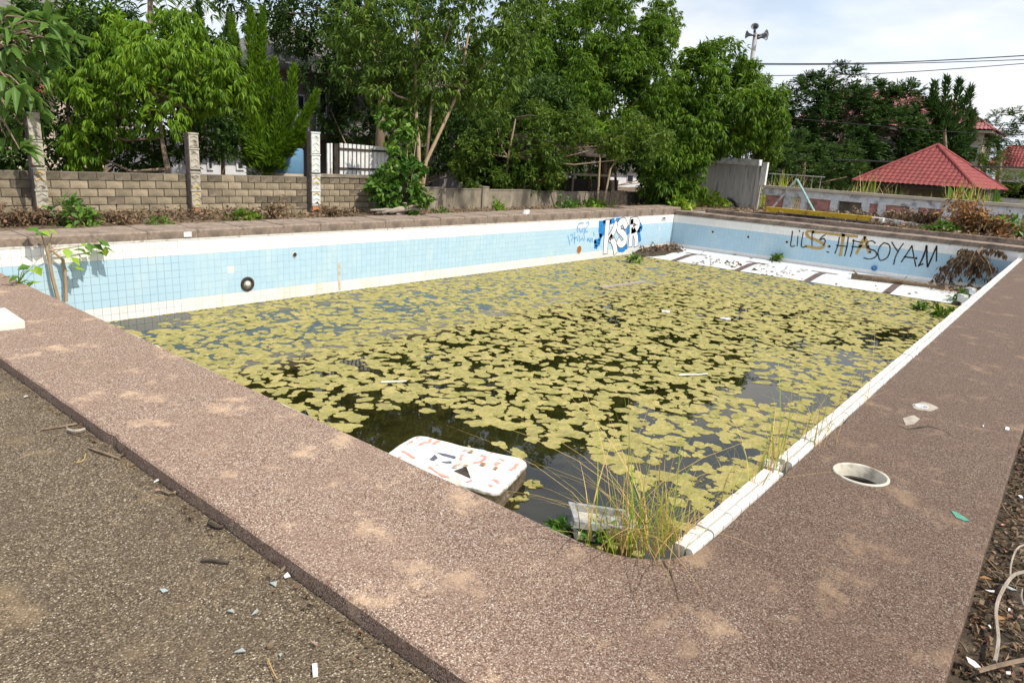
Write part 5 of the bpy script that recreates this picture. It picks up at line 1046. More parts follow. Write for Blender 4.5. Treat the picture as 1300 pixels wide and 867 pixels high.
for i in range(4200):
    a, b_ = random.uniform(XN+.06, 24.6), random.uniform(YR+.06, YF-.04)
    if any(inside((a, b_), p) and random.random() > k*.5 for p, k in BARE): continue
    matmesh(rest, blob(random.uniform(.015, .06), 8), a, b_, ZW+.002+random.uniform(0, .003), 9)
x = XN+1.2
while x < 24.6: matmesh(rest, blob(random.uniform(.03, .09), 9), x, YF-random.uniform(.0, .06), ZW+.008, 9); x += random.uniform(.03, .22)
tag(rest.build('algae_cover', MT['algae_s']), 'yellow-green algae film covering the rest of the pool', None, None, 'stuff')
# submerged shape
b = MB(); c = PZ(745, 632, -1.36); b.lathe((c.x, c.y, -1.9), (0, 0, 1), [(.9, 0), (.75, .35), (.5, .5), (.2, .555), (.001, .56)], 22); tag(b.build('sunken_mound', MT['algae_s'], smooth=True), 'pale yellowish mound just under the water beside the grey broken case', 'mound')
# ================================================================== MATTRESS
A_, B_, C_ = Vector((5.38, 5.72, 0)), Vector((5.83, 4.30, 0)), Vector((4.98, 3.97, 0))
ux = (B_-A_); Lm = ux.length; ux.normalize(); uy = Vector((-ux.y, ux.x, 0)); uy = uy if uy.dot(C_-B_) > 0 else -uy; Wm = .92
mo = A_+ux*Lm/2+uy*Wm/2; mt = thing('mattress', (mo.x, mo.y, ZW-.05), 'stained white foam mattress with red print floating by the near edge', 'mattress')
MT['matt'] = None
MT['soak'] = mat('soaked_fabric', (.06, .045, .025), (.18, .14, .09), 9, .8, .4, c3=(.32, .28, .22), s3=6, t3=(.58, .7))
m, t, b0 = new_mat('printed_fabric'); l = t.links.new; b0.inputs['Roughness'].default_value = .8; vec = nn(t, 'ShaderNodeTexCoord').outputs['Object']
def band(scale, lo, w, seed, dist=2.2):
    mp = nn(t, 'ShaderNodeMapping'); mp.inputs['Location'].default_value = (seed, seed*.7, 0); l(vec, mp.inputs[0]); n_ = nn(t, 'ShaderNodeTexNoise'); n_.inputs['Scale'].default_value = scale; n_.inputs['Detail'].default_value = 1.5; n_.inputs['Distortion'].default_value = dist; l(mp.outputs[0], n_.inputs['Vector'])
    s1 = nn(t, 'ShaderNodeMath', operation='SUBTRACT'); l(n_.outputs['Fac'], s1.inputs[0]); s1.inputs[1].default_value = lo; s2 = nn(t, 'ShaderNodeMath', operation='ABSOLUTE'); l(s1.outputs[0], s2.inputs[0]); r = nn(t, 'ShaderNodeMapRange'); l(s2.outputs[0], r.inputs[0]); r.inputs[1].default_value = w; r.inputs[2].default_value = w*.6; return r.outputs[0]
out = None; prev = (.66, .65, .63)
for colr, sc, lo, w, sd, st in (((.50, .70, .66), 4.0, .52, .025, 3.1, .6), ((.36, .31, .23), 2.4, .62, .05, 21, .5)):
    fc = band(sc, lo, w, sd); mm = nn(t, 'ShaderNodeMath', operation='MULTIPLY'); l(fc, mm.inputs[0]); mm.inputs[1].default_value = st
    mx = nn(t, 'ShaderNodeMix', data_type='RGBA'); l(mm.outputs[0], mx.inputs[0]); mx.inputs[7].default_value = c4(colr)
    if out is None: mx.inputs[6].default_value = c4(prev)
    else: l(out, mx.inputs[6])
    out = mx.outputs[2]
# scum line: the fabric below about 12 cm over the water is soaked brown
sx = nn(t, 'ShaderNodeSeparateXYZ'); l(vec, sx.inputs[0]); n5 = nn(t, 'ShaderNodeTexNoise'); n5.inputs['Scale'].default_value = 9; l(vec, n5.inputs['Vector']); ma = nn(t, 'ShaderNodeMath', operation='MULTIPLY_ADD'); l(n5.outputs['Fac'], ma.inputs[0]); ma.inputs[1].default_value = -.10; l(sx.outputs[2], ma.inputs[2])
r5 = nn(t, 'ShaderNodeMapRange'); l(ma.outputs[0], r5.inputs[0]); r5.inputs[1].default_value = .215; r5.inputs[2].default_value = .175; mx = nn(t, 'ShaderNodeMix', data_type='RGBA'); l(r5.outputs[0], mx.inputs[0]); l(out, mx.inputs[6]); mx.inputs[7].default_value = (.12, .09, .055, 1); l(mx.outputs[2], b0.inputs['Base Color'])
nb = nn(t, 'ShaderNodeTexNoise'); nb.inputs['Scale'].default_value = 11; nb.inputs['Detail'].default_value = 4; l(vec, nb.inputs['Vector']); bp = nn(t, 'ShaderNodeBump'); bp.inputs['Strength'].default_value = .5; bp.inputs['Distance'].default_value = .02; l(nb.outputs['Fac'], bp.inputs['Height']); l(bp.outputs[0], b0.inputs['Normal'])
MT['matt'] = m
def mzt(a, c): return .255-.03*(a/Lm)*0+.012*mnoise.noise(Vector((a*4, c*4, 2)))-.035*max(0, abs(a-Lm/2)/(Lm/2)-.75)*4*.5-.02*math.sin(a*2)
b = MB(); NA, NC = 40, 24; v = []; f = []
rc = .13
def rr(a, c):
    """rounded-rectangle squeeze of grid parameters"""
    x, y = a*Lm, c*Wm; dx = min(x, Lm-x); dy = min(y, Wm-y)
    if dx < rc and dy < rc:
        px, py = rc-dx, rc-dy; mxx = max(px, py); hyp = math.hypot(px, py); k = mxx/hyp if hyp else 1; nx, ny = rc-px*k, rc-py*k
        x = nx if x < Lm/2 else Lm-nx; y = ny if y < Wm/2 else Wm-ny
    return x, y
for j in range(NC+1):
    for i in range(NA+1):
        x, y = rr(i/NA, j/NC); dx = min(i/NA, 1-i/NA)*Lm; dy = min(j/NC, 1-j/NC)*Wm; e = min(dx, dy); z = mzt(x, y)-.028*max(0, 1-e/.06)**2; p = A_+ux*x+uy*y; v.append((p.x, p.y, ZW+z))
f = [(j*(NA+1)+i, j*(NA+1)+i+1, (j+1)*(NA+1)+i+1, (j+1)*(NA+1)+i) for j in range(NC) for i in range(NA)]
b.add(v, f); ring = [i for i in range(NA+1)]+[(j)*(NA+1)+NA for j in range(1, NC+1)]+[NC*(NA+1)+i for i in range(NA-1, -1, -1)]+[j*(NA+1) for j in range(NC-1, 0, -1)]
cen = A_+ux*Lm/2+uy*Wm/2; lay = []
for s_, dz in ((1.0, 0), (1.012, -.03), (.995, -.075), (1.012, -.13), (1.0, -.22), (.97, -.33)):
    lay.append([(cen.x+(v[k][0]-cen.x)*s_+random.uniform(-.004, .004), cen.y+(v[k][1]-cen.y)*s_+random.uniform(-.004, .004), v[k][2]+dz) for k in ring])
n = len(ring); b.add([p for q in lay for p in q], [(i*n+k, i*n+(k+1) % n, (i+1)*n+(k+1) % n, (i+1)*n+k) for i in range(1) for k in range(n)])
b.add([p for q in lay[1:] for p in q], [(i*n+k, i*n+(k+1) % n, (i+1)*n+(k+1) % n, (i+1)*n+k) for i in range(len(lay)-2) for k in range(n)], 1)
b.build('padding', [MT['matt'], MT['soak']], mt, smooth=True, fix=True)
mz = lambda x, y: ZW+mzt(x, y)
def onmat(u, v):
    p = PZ(u, v, ZW+.25); d = p-A_; return d.dot(ux), d.dot(uy)
pp = MB(); q = [onmat(*c) for c in ((576, 597), (592, 591), (598, 606))]; pp.add([tuple(A_+ux*x+uy*y+Vector((0, 0, mz(x, y)+.006))) for x, y in q], [(0, 1, 2)]); pp.build('dark_patch', MT['grey_d'] if 'grey_d' in MT else MT['dark'], mt)
for k, cs in enumerate((((545, 582), (552, 576), (556, 580), (551, 584)), ((554, 573), (566, 575), (579, 578), (578, 581), (562, 577)), ((560, 585), (572, 584), (574, 587), (566, 587)))):
    pp = MB(); q = [onmat(*c) for c in cs]; pp.add([tuple(A_+ux*x+uy*y+Vector((0, 0, mz(x, y)+.006))) for x, y in q], [tuple(range(len(q)))]); pp.build('tear', MT['outl'], mt)
for lab, (u, v), s in (('small ochre leaf near the mattress middle beside the dark triangle', (573, 593), .045), ('ochre leaf lying highest on the mattress', (602, 574), .05), ('curled ochre leaf towards the right half of the mattress', (615, 592), .055), ('ochre leaf nearest the soaked right end of the mattress', (630, 597), .05), ('ochre leaf touching the right of the dark triangle', (594, 593), .04)):
    x, y = onmat(u, v); p = A_+ux*x+uy*y; vv, ff = leaves(np.array([[0, 0, 0.]]), np.array([[random.uniform(-1, 1), random.uniform(-1, 1), .05]]), np.array([s*1.8]), np.array([s*1.2]), roll=.1); o = link('fallen_leaf', np_mesh('fallen_leaf', vv, ff, MT['dry_orange']), None, (p.x, p.y, mz(x, y)+.016)); tag(o, lab, 'leaf')
MT['redp'] = mat('red_print', (.58, .22, .18), (.66, .34, .29), 20, .8); MT['cyanp'] = mat('cyan_print', (.42, .66, .64), (.55, .74, .70), 20, .8)
for cs, w, m in ((((210, 145), (235, 152), (255, 165)), .05, 'redp'), (((270, 120), (302, 115)), .03, 'redp'), (((340, 192), (380, 172), (420, 172), (435, 142)), .035, 'redp'), (((458, 186), (485, 165), (516, 150)), .045, 'redp'), (((195, 245), (235, 262), (300, 302)), .035, 'redp'), (((172, 290), (190, 300)), .04, 'redp'), (((418, 365), (470, 400), (520, 440), (570, 470)), .035, 'redp'), (((705, 238), (730, 225)), .045, 'redp'),
                  (((680, 305), (690, 270), (715, 262)), .03, 'redp'), (((790, 330), (850, 322), (885, 290), (850, 270)), .045, 'redp'), (((985, 250), (1005, 238)), .04, 'redp'), (((940, 240), (955, 245)), .03, 'redp'), (((1085, 392), (1130, 370), (1160, 385), (1150, 340)), .045, 'redp'), (((918, 520), (940, 535)), .05, 'redp'), (((945, 475), (975, 485), (1020, 515)), .045, 'redp'), (((1005, 305), (1045, 325)), .03, 'redp'), (((705, 512), (740, 495), (775, 478)), .035, 'redp'), (((630, 360), (680, 340)), .03, 'redp'), (((970, 355), (985, 335), (1000, 345)), .05, 'redp'), (((480, 350), (498, 346)), .03, 'redp'), (((150, 165), (215, 130)), .025, 'redp'),
                  (((330, 150), (370, 135), (390, 155)), .05, 'cyanp'), (((260, 235), (300, 220), (330, 240)), .05, 'cyanp'), (((520, 210), (560, 195)), .06, 'cyanp'), (((850, 215), (890, 235)), .05, 'cyanp'), (((600, 320), (650, 300)), .05, 'cyanp'), (((170, 200), (220, 185)), .04, 'cyanp')):
    q = [(min(max(x, .10), Lm-.07), min(max(y, .07), Wm-.07)) for x, y in (onmat(480+u/6.5, 535+v/6.5) for u, v in cs)]; q = smooth([(x, y, 0) for x, y in q], 4); vs = []
    for i, (x, y, _) in enumerate(q):
        x0_, y0_, _ = q[max(0, i-1)]; x1_, y1_, _ = q[min(len(q)-1, i+1)]; d = Vector((x1_-x0_, y1_-y0_)); d = d.normalized() if d.length > 1e-6 else Vector((1, 0)); ww = w*random.uniform(.35, .6)
        for sg in (-1, 1): xx, yy = x-d.y*ww*sg, y+d.x*ww*sg; vs.append(tuple(A_+ux*xx+uy*yy+Vector((0, 0, mz(xx, yy)+.0045))))
    pp = MB(); pp.add(vs, [(2*i, 2*i+1, 2*i+3, 2*i+2) for i in range(len(q)-1)]); pp.build('print_mark', MT[m], mt)
# algae scraps at the soaked end
b = MB()
for k in range(16): p = B_+uy*random.uniform(.0, .9)+ux*random.uniform(.02, .16); matmesh(b, blob(random.uniform(.025, .06), 9), p.x, p.y, ZW+.01+k*.0005, 9)
tag(b.build('algae_scraps', MT['algae_s']), 'green scum clinging along the soaked end of the mattress', None, None, 'stuff')
# ---- broken grey case
tv = thing('broken_case', (5.50, 3.22, -1.3), 'broken grey plastic case half sunk in the near corner of the pool', 'plastic case')
ex_ = Vector((.62, -.72, -.10)).normalized(); ey_ = (Vector((-.74, -.66, .12))-ex_*Vector((-.74, -.66, .12)).dot(ex_)).normalized(); ez_ = ex_.cross(ey_); ez_ = ez_ if ez_.z > 0 else -ez_
Mx = Matrix((ex_, ey_, ez_)).transposed(); o0 = PZ(722, 641, -1.14)
def lb_(c, d, nm, m): b = MB(); b.box(o0+Mx@Vector(c), d, rot=Mx); return b.build(nm, MT[m], tv)
lb_((.30, .02, 0), (.62, .055, .07), 'frame_bar', 'grey'); lb_((.02, .24, 0), (.055, .384, .068), 'frame_bar', 'grey'); lb_((.58, .24, -.004), (.055, .384, .066), 'frame_bar', 'grey'); lb_((.30, .46, -.002), (.62, .055, .067), 'frame_bar', 'grey')
lb_((.30, .24, -.16), (.53, .38, .02), 'back_plate', 'offwhite'); lb_((.055, .24, -.10), (.012, .37, .13), 'side_wall', 'offwhite'); lb_((.30, .055, -.10), (.5, .012, .13), 'side_wall', 'offwhite'); lb_((.16, .16, -.12), (.16, .14, .03), 'inner_panel', 'white')
lb_((.40, .30, -.11), (.12, .16, .05), 'inner_panel', 'rust')
b = MB()
for k in range(26): p = PZ(random.uniform(715, 815), random.uniform(660, 705), ZW); matmesh(b, blob(random.uniform(.03, .08), 9), p.x, p.y, ZW+.012+k*.0006, 9)
tag(b.build('algae_scraps', MT['algae_s']), 'clots of green scum round the broken grey case', None, None, 'stuff')
tub = thing('plastic_tub', (5.75, 2.75, -1.3), 'cracked grey plastic shell lying right of the broken case in the corner', 'plastic shell'); c = PZ(785, 668, -1.16); b = MB(); b.lathe(c-Vector((0, 0, .12)), (.25, .1, 1), [(.10, 0), (.18, .05), (.22, .14), (.23, .16), (.205, .14), (.16, .06), (.001, .03)], 18); b.build('shell', MT['grey'], tub, smooth=True)
for lab, u, v, r in (('wide green leafy scrap caught on the near rim of the broken case', 760, 672, .1), ('green leafy scrap left of the broken case', 712, 662, .07)):
    p = PZ(u, v, -1.15); weed('water_weed', lab, (p.x, p.y, -1.22), r, 12, .12, 'leaf_ivy', 'weed', .5, 2)
# ================================================================== POOL FLOOR DEBRIS
b = MB(); x = []
D0 = [((25.2, 28.2), (12.6, 14.0), 800, .14), ((25.0, 26.2), (9.6, 11.2), 45, .02), ((24.8, 26.6), (7.6, 9.4), 45, .02), ((24.8, 28.3), (2.0, 13.8), 55, .02), ((26.2, 28.2), (1.6, 3.6), 220, .12)]
Pl = []
for (xa, xb), (ya, yb_), n, h in D0:
    a = rng.uniform(xa, xb, n); c = rng.uniform(ya, yb_, n); e = 1.0
    if n == 800: ok = c > 13.95-(28.3-a)*.62+rng.normal(0, .2, n); ok = (c > 14.05-.95*np.sin(np.clip((28.4-a)/3.4, 0, 1)*math.pi)**.6-.05+rng.normal(0, .12, n)); a, c = a[ok], c[ok]
    Pl.append(np.stack([a, c, np.array([zfl(q)+.01 for q in a])+np.abs(rng.normal(0, h*.6, len(a)))], 1))
P = np.concatenate(Pl); V, Fx = leaves(P, sphere_dirs(len(P))*np.array((1, 1, .3)), rng.uniform(.08, .22, len(P)), rng.uniform(.05, .12, len(P)), roll=.8)
tag(link('leaf_debris', np_mesh('leaf_debris', V-P.mean(0), Fx, [MT['dry_dark'], MT['dry_leaf'], MT['litter']], rng.integers(0, 3, len(P)).repeat(4)), None, P.mean(0)), 'dead leaves drifted over the tiled floor of the shallow end', None, None, 'stuff')
hp = MB(); 
pts = [(25.1, 13.95), (26.0, 13.2), (27.0, 12.95), (27.7, 13.3), (28.3, 13.95)]
hp.lathe((26.7, 13.75, zfl(26.7)-.15), (0, 0, 1), [(1.5, 0), (1.2, .10), (.8, .19), (.3, .24), (.001, .25)], 20); 
hpo = hp.build('debris_mound', MT['dirt_dark'], smooth=True); tag(hpo, 'dark mound of rotted leaves in the far corner of the pool', 'mound')
for vtx in hpo.data.vertices:
    if vtx.co.y+hpo.location.y > YF-.01: vtx.co.y = YF-.01-hpo.location.y
    vtx.co.x *= 1.35; vtx.co.z += .03*mnoise.noise(Vector((vtx.co.x*4, vtx.co.y*4, 1)))
p0, p1 = PZ(1081, 351, -1.08), PZ(1172, 362, -1.08); p1b = PZ(1235, 369, -1.1)
t = thing('log', ((p0.x+p1b.x)/2, (p0.y+p1b.y)/2, -1.16), 'long grey-brown log lying on the white floor of the shallow end', 'log'); b = MB(); b.tube([p0, p0.lerp(p1b, .3)+Vector((.03, 0, .02)), p0.lerp(p1b, .7), p1b], [.12, .11, .085, .05], 9); b.build('trunk', MT['twig'], t, smooth=True); b = MB(); b.tube([p0.lerp(p1b, .08), p0.lerp(p1b, .05)+Vector((-.1, .15, .22))], [.05, .02], 6); b.build('stub', MT['twig'], t)
for lab, u, v, z, r, m in (('small leafy plant rooted at the foot of the end wall left of the letters', 987, 324, -1.1, .22, 'leaf_mango'), ('green weed tuft at the foot of the blue letters', 806, 325, -1.2, .28, 'leaf_ivy'), ('small bright plant standing in the algae near the right coping', 1170, 388, ZW, .22, 'leaf_ivy'), ('green plant below the dead branch at the corner of the pool', 1215, 374, -1.2, .3, 'leaf_ivy'), ('dark green plant hugging the right wall near the corner', 1238, 380, -1.2, .22, 'leaf_mango'), ('low dark weed in the algae by the right coping', 1195, 396, ZW, .3, 'leaf_mango')):
    p = PZ(u, v+6, z); weed('water_weed', lab, (p.x, p.y, z), r, 22, .16, m, 'weed', 1.0, 4)
for k, (u, v, lab) in enumerate(((1232, 372, 'white broken tile slab under the dead branch in the corner'), (1222, 381, 'white tile piece standing in the algae near the right wall'))):
    p = PZ(u, v, -1.13); tg = tag(MB().box((p.x, p.y, -1.1), (.28, .2, .16), rz=.5).box((p.x+.03, p.y+.02, -.99), (.24, .16, .05), rz=.9).build('tile_rubble', MT['tf']), lab, 'rubble')
for lab, u, v, L_ in (('white stick floating among the algae right of centre', 880, 476, .42), ('thin pale stick floating near the top left of the algae', 500, 485, .3)):
    p = PZ(u, v, ZW+.03); b = MB(); b.tube([p-Vector((.5, -.4, 0))*L_, p+Vector((.5, -.4, .05))*L_], [.016, .012], 6); tag(b.build('floating_stick', MT['white']), lab, 'stick')
for lab, u, v in (('white scrap floating in the far algae', 845, 396), ('second white scrap floating further right in the far algae', 922, 405)):
    p = PZ(u, v, ZW+.02); b = MB(); b.prism([(p.x+a, p.y+c, ZW+.012) for a, c in blob(.13, 9)], (0, 0, .03)); tag(b.build('foam_scrap', MT['white']), lab, 'scrap')
p = PZ(790, 362, ZW+.02); t = thing('floating_board', (p.x, p.y, ZW), 'pale board floating below the blue letters', 'board'); MB().box((p.x, p.y, ZW+.03), (2.1, .16, .04), rz=-.1).build('plank', MT['bleach'], t)
# ================================================================== DECK FITTINGS AND LITTER
MT['ringc'] = mat('aged_plastic', (.48, .45, .38), (.58, .55, .47), 8, .5, .1, c3=(.22, .18, .13), s3=7, t3=(.5, .7))
t = thing('skimmer_ring', (HX, HY, 0), 'white plastic ring lining the round hole in the right deck', 'ring')
MB().lathe((HX, HY, 0), (0, 0, 1), [(.206, .001), (.204, .010), (.198, .013), (.186, .012), (.181, .004), (.179, -.02), (.172, -.03), (.172, -.42)], 40).build('collar', MT['ringc'], t, smooth=True)
MB().lathe((HX, HY, -.4), (0, 0, 1), [(.172, 0), (.12, .02), (.001, .01)], 30).build('dark_disc', MT['dirt_dark'], t)  # dark disc closing the bottom of the hole
MB().lathe((HX, HY, 0), (0, 0, 1), [(.1715, -.09), (.150, -.095), (.150, -.125), (.1715, -.13)], 30).build('shade_band', MT['dark'], t)  # dark band added inside the collar for the shade low in the hole
t = thing('pipe_stub', (H2.x, H2.y, 0), 'small open pipe with a crust of pale cement in the right deck', 'pipe'); b = MB(); b.lathe((H2.x, H2.y, 0), (0, 0, 1), [(.064, -.005), (.063, .014), (.05, .012), (.048, -.3)], 20); b.build('sleeve', MT['white2'], t, smooth=True); b = MB(); b.lathe((H2.x, H2.y, -.25), (0, 0, 1), [(.05, 0), (.001, 0)], 14); b.build('dark_disc', MT['dirt_dark'], t)  # pipe sleeve with a dark disc closing it below
MT['cem_p'] = mat('cement_smear', (.25, .21, .175), (.40, .36, .31), 12, .9, .4, 50)
def flat(name, m, poly, z, h, lab, cat):
    b = MB(); q = [PZ(u, v, z) for u, v in poly]; b.prism([tuple(p) for p in q], (0, 0, h)); return tag(b.build(name, MT[m], fix=True), lab, cat)
b = MB(); n = 26; ring = []
for k in range(n):
    a = 2*math.pi*k/n; r = .10+.05*mnoise.noise(Vector((math.cos(a)*1.7, math.sin(a)*1.7, 4)))+.06*max(0, math.cos(a+.6)); ring.append((r*1.3*math.cos(a), r*math.sin(a)))
vs = [(H2.x+.066*math.cos(2*math.pi*k/n), H2.y+.066*math.sin(2*math.pi*k/n), .011) for k in range(n)]+[(H2.x+ring[k][0], H2.y+ring[k][1], .0015) for k in range(n)]
b.add(vs, [(k, n+k, n+(k+1) % n, (k+1) % n) for k in range(n)]); b.build('cement_crust', MT['cem_p'], t)
b = MB(); vs = []
cr = [PZ(u, v, .002) for u, v in ((1128, 531), (1140, 540), (1152, 545), (1166, 543), (1180, 541), (1194, 545), (1208, 552), (1214, 556))]
for i, p in enumerate(cr):
    w = .028*math.sin(math.pi*(i+.4)/len(cr))*random.uniform(.5, 1.3)+.004; vs += [(p.x-w*.5, p.y-w*.3, .002), (p.x+w*.5, p.y+w*.4, .002)]
b.add(vs, [(2*i, 2*i+1, 2*i+3, 2*i+2) for i in range(len(cr)-1)]); o = tag(b.build('crack', MT['dirt_dark']), 'dark ragged crack in the right deck near the pipe', 'crack')
b = MB(); vs = []; cr = [PZ(u, v, .002) for u, v in ((842, 711), (845, 718), (850, 724), (853, 733), (857, 742), (859, 750), (861, 762))]
for i, p in enumerate(cr): w = (.012-.0015*i)*random.uniform(.6, 1.2); vs += [(p.x-w*.5, p.y+w*.4, .002), (p.x+w*.5, p.y-w*.4, .002)]
b.add(vs, [(2*i, 2*i+1, 2*i+3, 2*i+2) for i in range(len(cr)-1)]); tag(b.build('crack', MT['dirt_dark']), 'thin crack running from the pool corner across the near deck', 'crack')
flat('cement_smear', 'cem_p', ((1146, 531), (1160, 527), (1168, 532), (1160, 539), (1150, 540)), .0, .003, 'pale cement smear beside the crack in the right deck', 'cement smear')
for lab, u, v, m, s in (('white chip near the outer edge of the right deck', 1279, 545, 'white', .07), ('tiny white flake on the right deck left of the white chip', 1248, 542, 'white2', .035), ('white flake on the deck far along the right coping', 1163, 450, 'white', .06)):
    p = PZ(u, v, 0); b = MB(); b.prism([(p.x+a*1.5, p.y+c*.6, .001) for a, c in blob(s*.6, 7)], (0, 0, .012)); tag(b.build('chip', MT[m]), lab, 'chip')
MT['tl'] = mat('teal_leaf', (.06, .22, .16), (.10, .30, .22), 20, .5); MT['teal_leaf'] = MT['tl']
flat('fallen_leaf', 'tl', ((1207, 648), (1214, 650), (1222, 655), (1231, 661), (1224, 661), (1214, 657)), .002, .003, 'blue-green leaf lying on the right deck', 'leaf')
t = thing('plastic_box', (2.2, 9.5, 0), 'dirty white plastic box lid on the deck at the left edge', 'box')
b = MB(); a0 = [(1.98, 9.14), (2.47, 9.14), (2.50, 9.86), (2.0, 9.86)]; b.add([(x, y, .001) for x, y in a0]+[(x, y, .085) for x, y in a0]+[(x+(.03 if x < 2.2 else -.03), y+(.03 if y < 9.5 else -.03), .11) for x, y in a0], [(0, 1, 5, 4), (1, 2, 6, 5), (2, 3, 7, 6), (3, 0, 4, 7), (4, 5, 9, 8), (5, 6, 10, 9), (6, 7, 11, 10), (7, 4, 8, 11), (8, 9, 10, 11)]); b.build('lid', MT['offwhite'], t)
b = MB(); b.bb((2.1, 9.3, .111), (2.28, 9.45, .118)); b.build('rust_patch', MT['rust'], t)
p = PY(235, 297, YF+.1); b = MB(); b.box((p.x, YF+.0, p.z), (.16, .02, .10)); tag(b.build('white_tag', MT['white']), 'small white tag on the face of the far kerb', 'tag')
p = PY(668, 277, YF+.1); b = MB(); b.prism([(p.x+a, YF+.12+c*.6, .47) for a, c in blob(.2, 9)], (.04, 0, .12)); tag(b.build('rag', MT['white']), 'crumpled white rag on the far kerb', 'rag')
# seedlings at left
t = thing('seedling', (3.20, 11.9, 0), 'leafy green seedling growing on the deck edge at far left', 'plant'); b = MB(); LF = []
v, f = leaves(np.zeros((1, 3)), np.array([[0, 1., 0]]), np.array([1.]), np.array([.72]), upn=np.array([[0, 0, 1.]]), roll=0); lm_ = [np_mesh('leaf', v, f, MT[m]) for m in ('leaf_ivy', 'leaf_new')]
def leaf_at(p, parent, s, k=0, dn=None):
    d = dn or Vector((random.uniform(-1, 1), random.uniform(-1, .4), random.uniform(-.7, .3))); d = d.normalized(); X = d.cross(Vector((random.uniform(-.4, .4), random.uniform(-.6, .1), 1))).normalized(); Z = X.cross(d)
    o = link('leaf', lm_[k], parent, p); o.rotation_euler = Matrix((X, d, Z)).transposed().to_euler(); o.scale = (s, s, s)
for k in range(16):
    u, v = random.uniform(14, 44), random.uniform(337, 366); p = PY(u, v, 11.9+random.uniform(-.2, .15))
    if v > 352+ (u-14)*.4: continue
    b.tube([(3.2, 11.9, 0), (Vector((3.2, 11.9, .0))+p)/2+Vector((0, 0, .04)), p], [.008, .006, .004], 4); leaf_at(p, t, random.uniform(.13, .19), 0 if k % 3 else 1)
b.build('stem', MT['grass_green'], t)
t = thing('sapling', (4.3, 13.9, -1.2), 'spindly sapling with yellowing leaves climbing the pool wall at far left', 'sapling'); b = MB()
q = lambda u, v, y=13.93: PY(u, v, y)
b.tube([q(75, 385), q(66, 350), q(62, 325), q(58, 312), q(52, 297)], [.035, .03, .028, .02, .01], 6); b.tube([q(84, 383), q(83, 350), q(80, 330), q(66, 318)], [.03, .028, .025, .02], 6); b.tube([q(62, 318), q(80, 316), q(100, 313), q(130, 307)], [.016, .013, .01, .006], 5); b.tube([q(62, 312), q(66, 297)], [.015, .007], 5); b.tube([q(62, 315), q(40, 298)], [.01, .005], 4); b.tube([q(64, 320), q(48, 330), q(35, 345)], [.008, .006, .003], 4)
for k in range(6): b.tube([q(64, 316), q(random.uniform(60, 82), random.uniform(298, 322))], [.01, .004], 4)
b.build('stem', MT['bark_l'], t)
for u, v, k in ((38, 288, 0), (32, 293, 0), (44, 298, 0), (60, 292, 1), (53, 293, 1), (85, 315, 1), (92, 318, 0), (98, 315, 0), (104, 322, 0), (90, 326, 1), (112, 308, 0), (120, 303, 0), (126, 308, 0), (116, 316, 0), (122, 320, 0), (130, 314, 0), (86, 335, 1), (92, 340, 1), (108, 312, 0), (128, 304, 0), (135, 313, 1), (97, 322, 1), (101, 309, 1), (118, 310, 0)): leaf_at(q(u, v, 13.85+random.uniform(-.1, .1)), t, random.uniform(.14, .24), k, Vector((random.uniform(-.3, 1), random.uniform(-.8, .1), random.uniform(-1, .1))))
# litter on the near pavement
ZP = -.107
def shard(lab, u, v, L_, W_, m, z=ZP, h=.004, cat='glass shard', name='glass_shard', tri=False):
    p = PZ(u, v, z); a = random.uniform(0, 3.1); n = 3 if tri else random.randint(4, 5); b = MB(); pl = []
    for k in range(n): q = 2*math.pi*(k+random.uniform(-.25, .25))/n; x, y = L_*.5*math.cos(q), W_*.5*math.sin(q); pl.append((p.x+x*math.cos(a)-y*math.sin(a), p.y+x*math.sin(a)+y*math.cos(a), z+.008+.01*random.random()))
    b.prism(pl, (0, 0, h)); return tag(b.build(name, MT[m], fix=True), lab, cat)
MT['shard'] = mat('grey_glass', (.26, .29, .28), (.36, .40, .40), 10, .2)
shard('large triangular grey glass shard lowest on the near pavement', 305, 830, .055, .05, 'shard', tri=True); shard('wedge-shaped grey glass shard close under the deck kerb', 347, 744, .06, .055, 'shard', tri=True); shard('small bluish glass shard on the left part of the pavement', 208, 752, .05, .03, 'shard'); shard('left one of two small glass shards lying close together', 293, 778, .045, .028, 'shard'); shard('right one of two small glass shards lying close together', 324, 780, .05, .025, 'shard'); shard('pale glass piece touching the kerb shadow', 365, 733, .05, .04, 'white2'); shard('tiny grey shard right of the large triangle', 356, 834, .025, .02, 'shard')
p = PZ(400, 853, ZP); tag(MB().box((p.x, p.y, ZP+.012), (.075, .022, .014), rz=1.0).build('white_stick', MT['white']), 'short white plastic stick on the pavement near the bottom', 'stick')
p = PZ(343, 822, ZP); b = MB(); b.prism([(p.x+a, p.y+c, ZP+.006) for a, c in blob(.022, 9)], (0, 0, .016)); tag(b.build('bark_bit', MT['twig']), 'curled brown bark bit beside the pale straw', 'bark')
def twig(lab, px, z, r, m='twig', name='twig', cat='twig', lift=.012):
    pts = [PZ(u, v, z)+Vector((0, 0, r+lift*random.random())) for u, v in px]; b = MB(); b.tube(smooth([tuple(p) for p in pts], 4), r, 5); return tag(b.build(name, MT[m]), lab, cat)
twig('short dark stick lying flat mid pavement', ((256, 714), (272, 715), (290, 717)), ZP, .010, 'dark'); twig('pale straw stem standing out near the bottom of the pavement', ((340, 840), (346, 855), (352, 867)), ZP, .003, 'straw', lift=.03)
twig('brown twig lying across the pavement towards the kerb', ((52, 547), (72, 544), (98, 540)), ZP, .011); twig('second brown twig just below along the kerb foot', ((112, 570), (130, 577), (152, 584)), ZP, .010); twig('thin curved white root on the pavement', ((97, 589), (106, 586), (109, 578)), ZP, .004, 'straw')
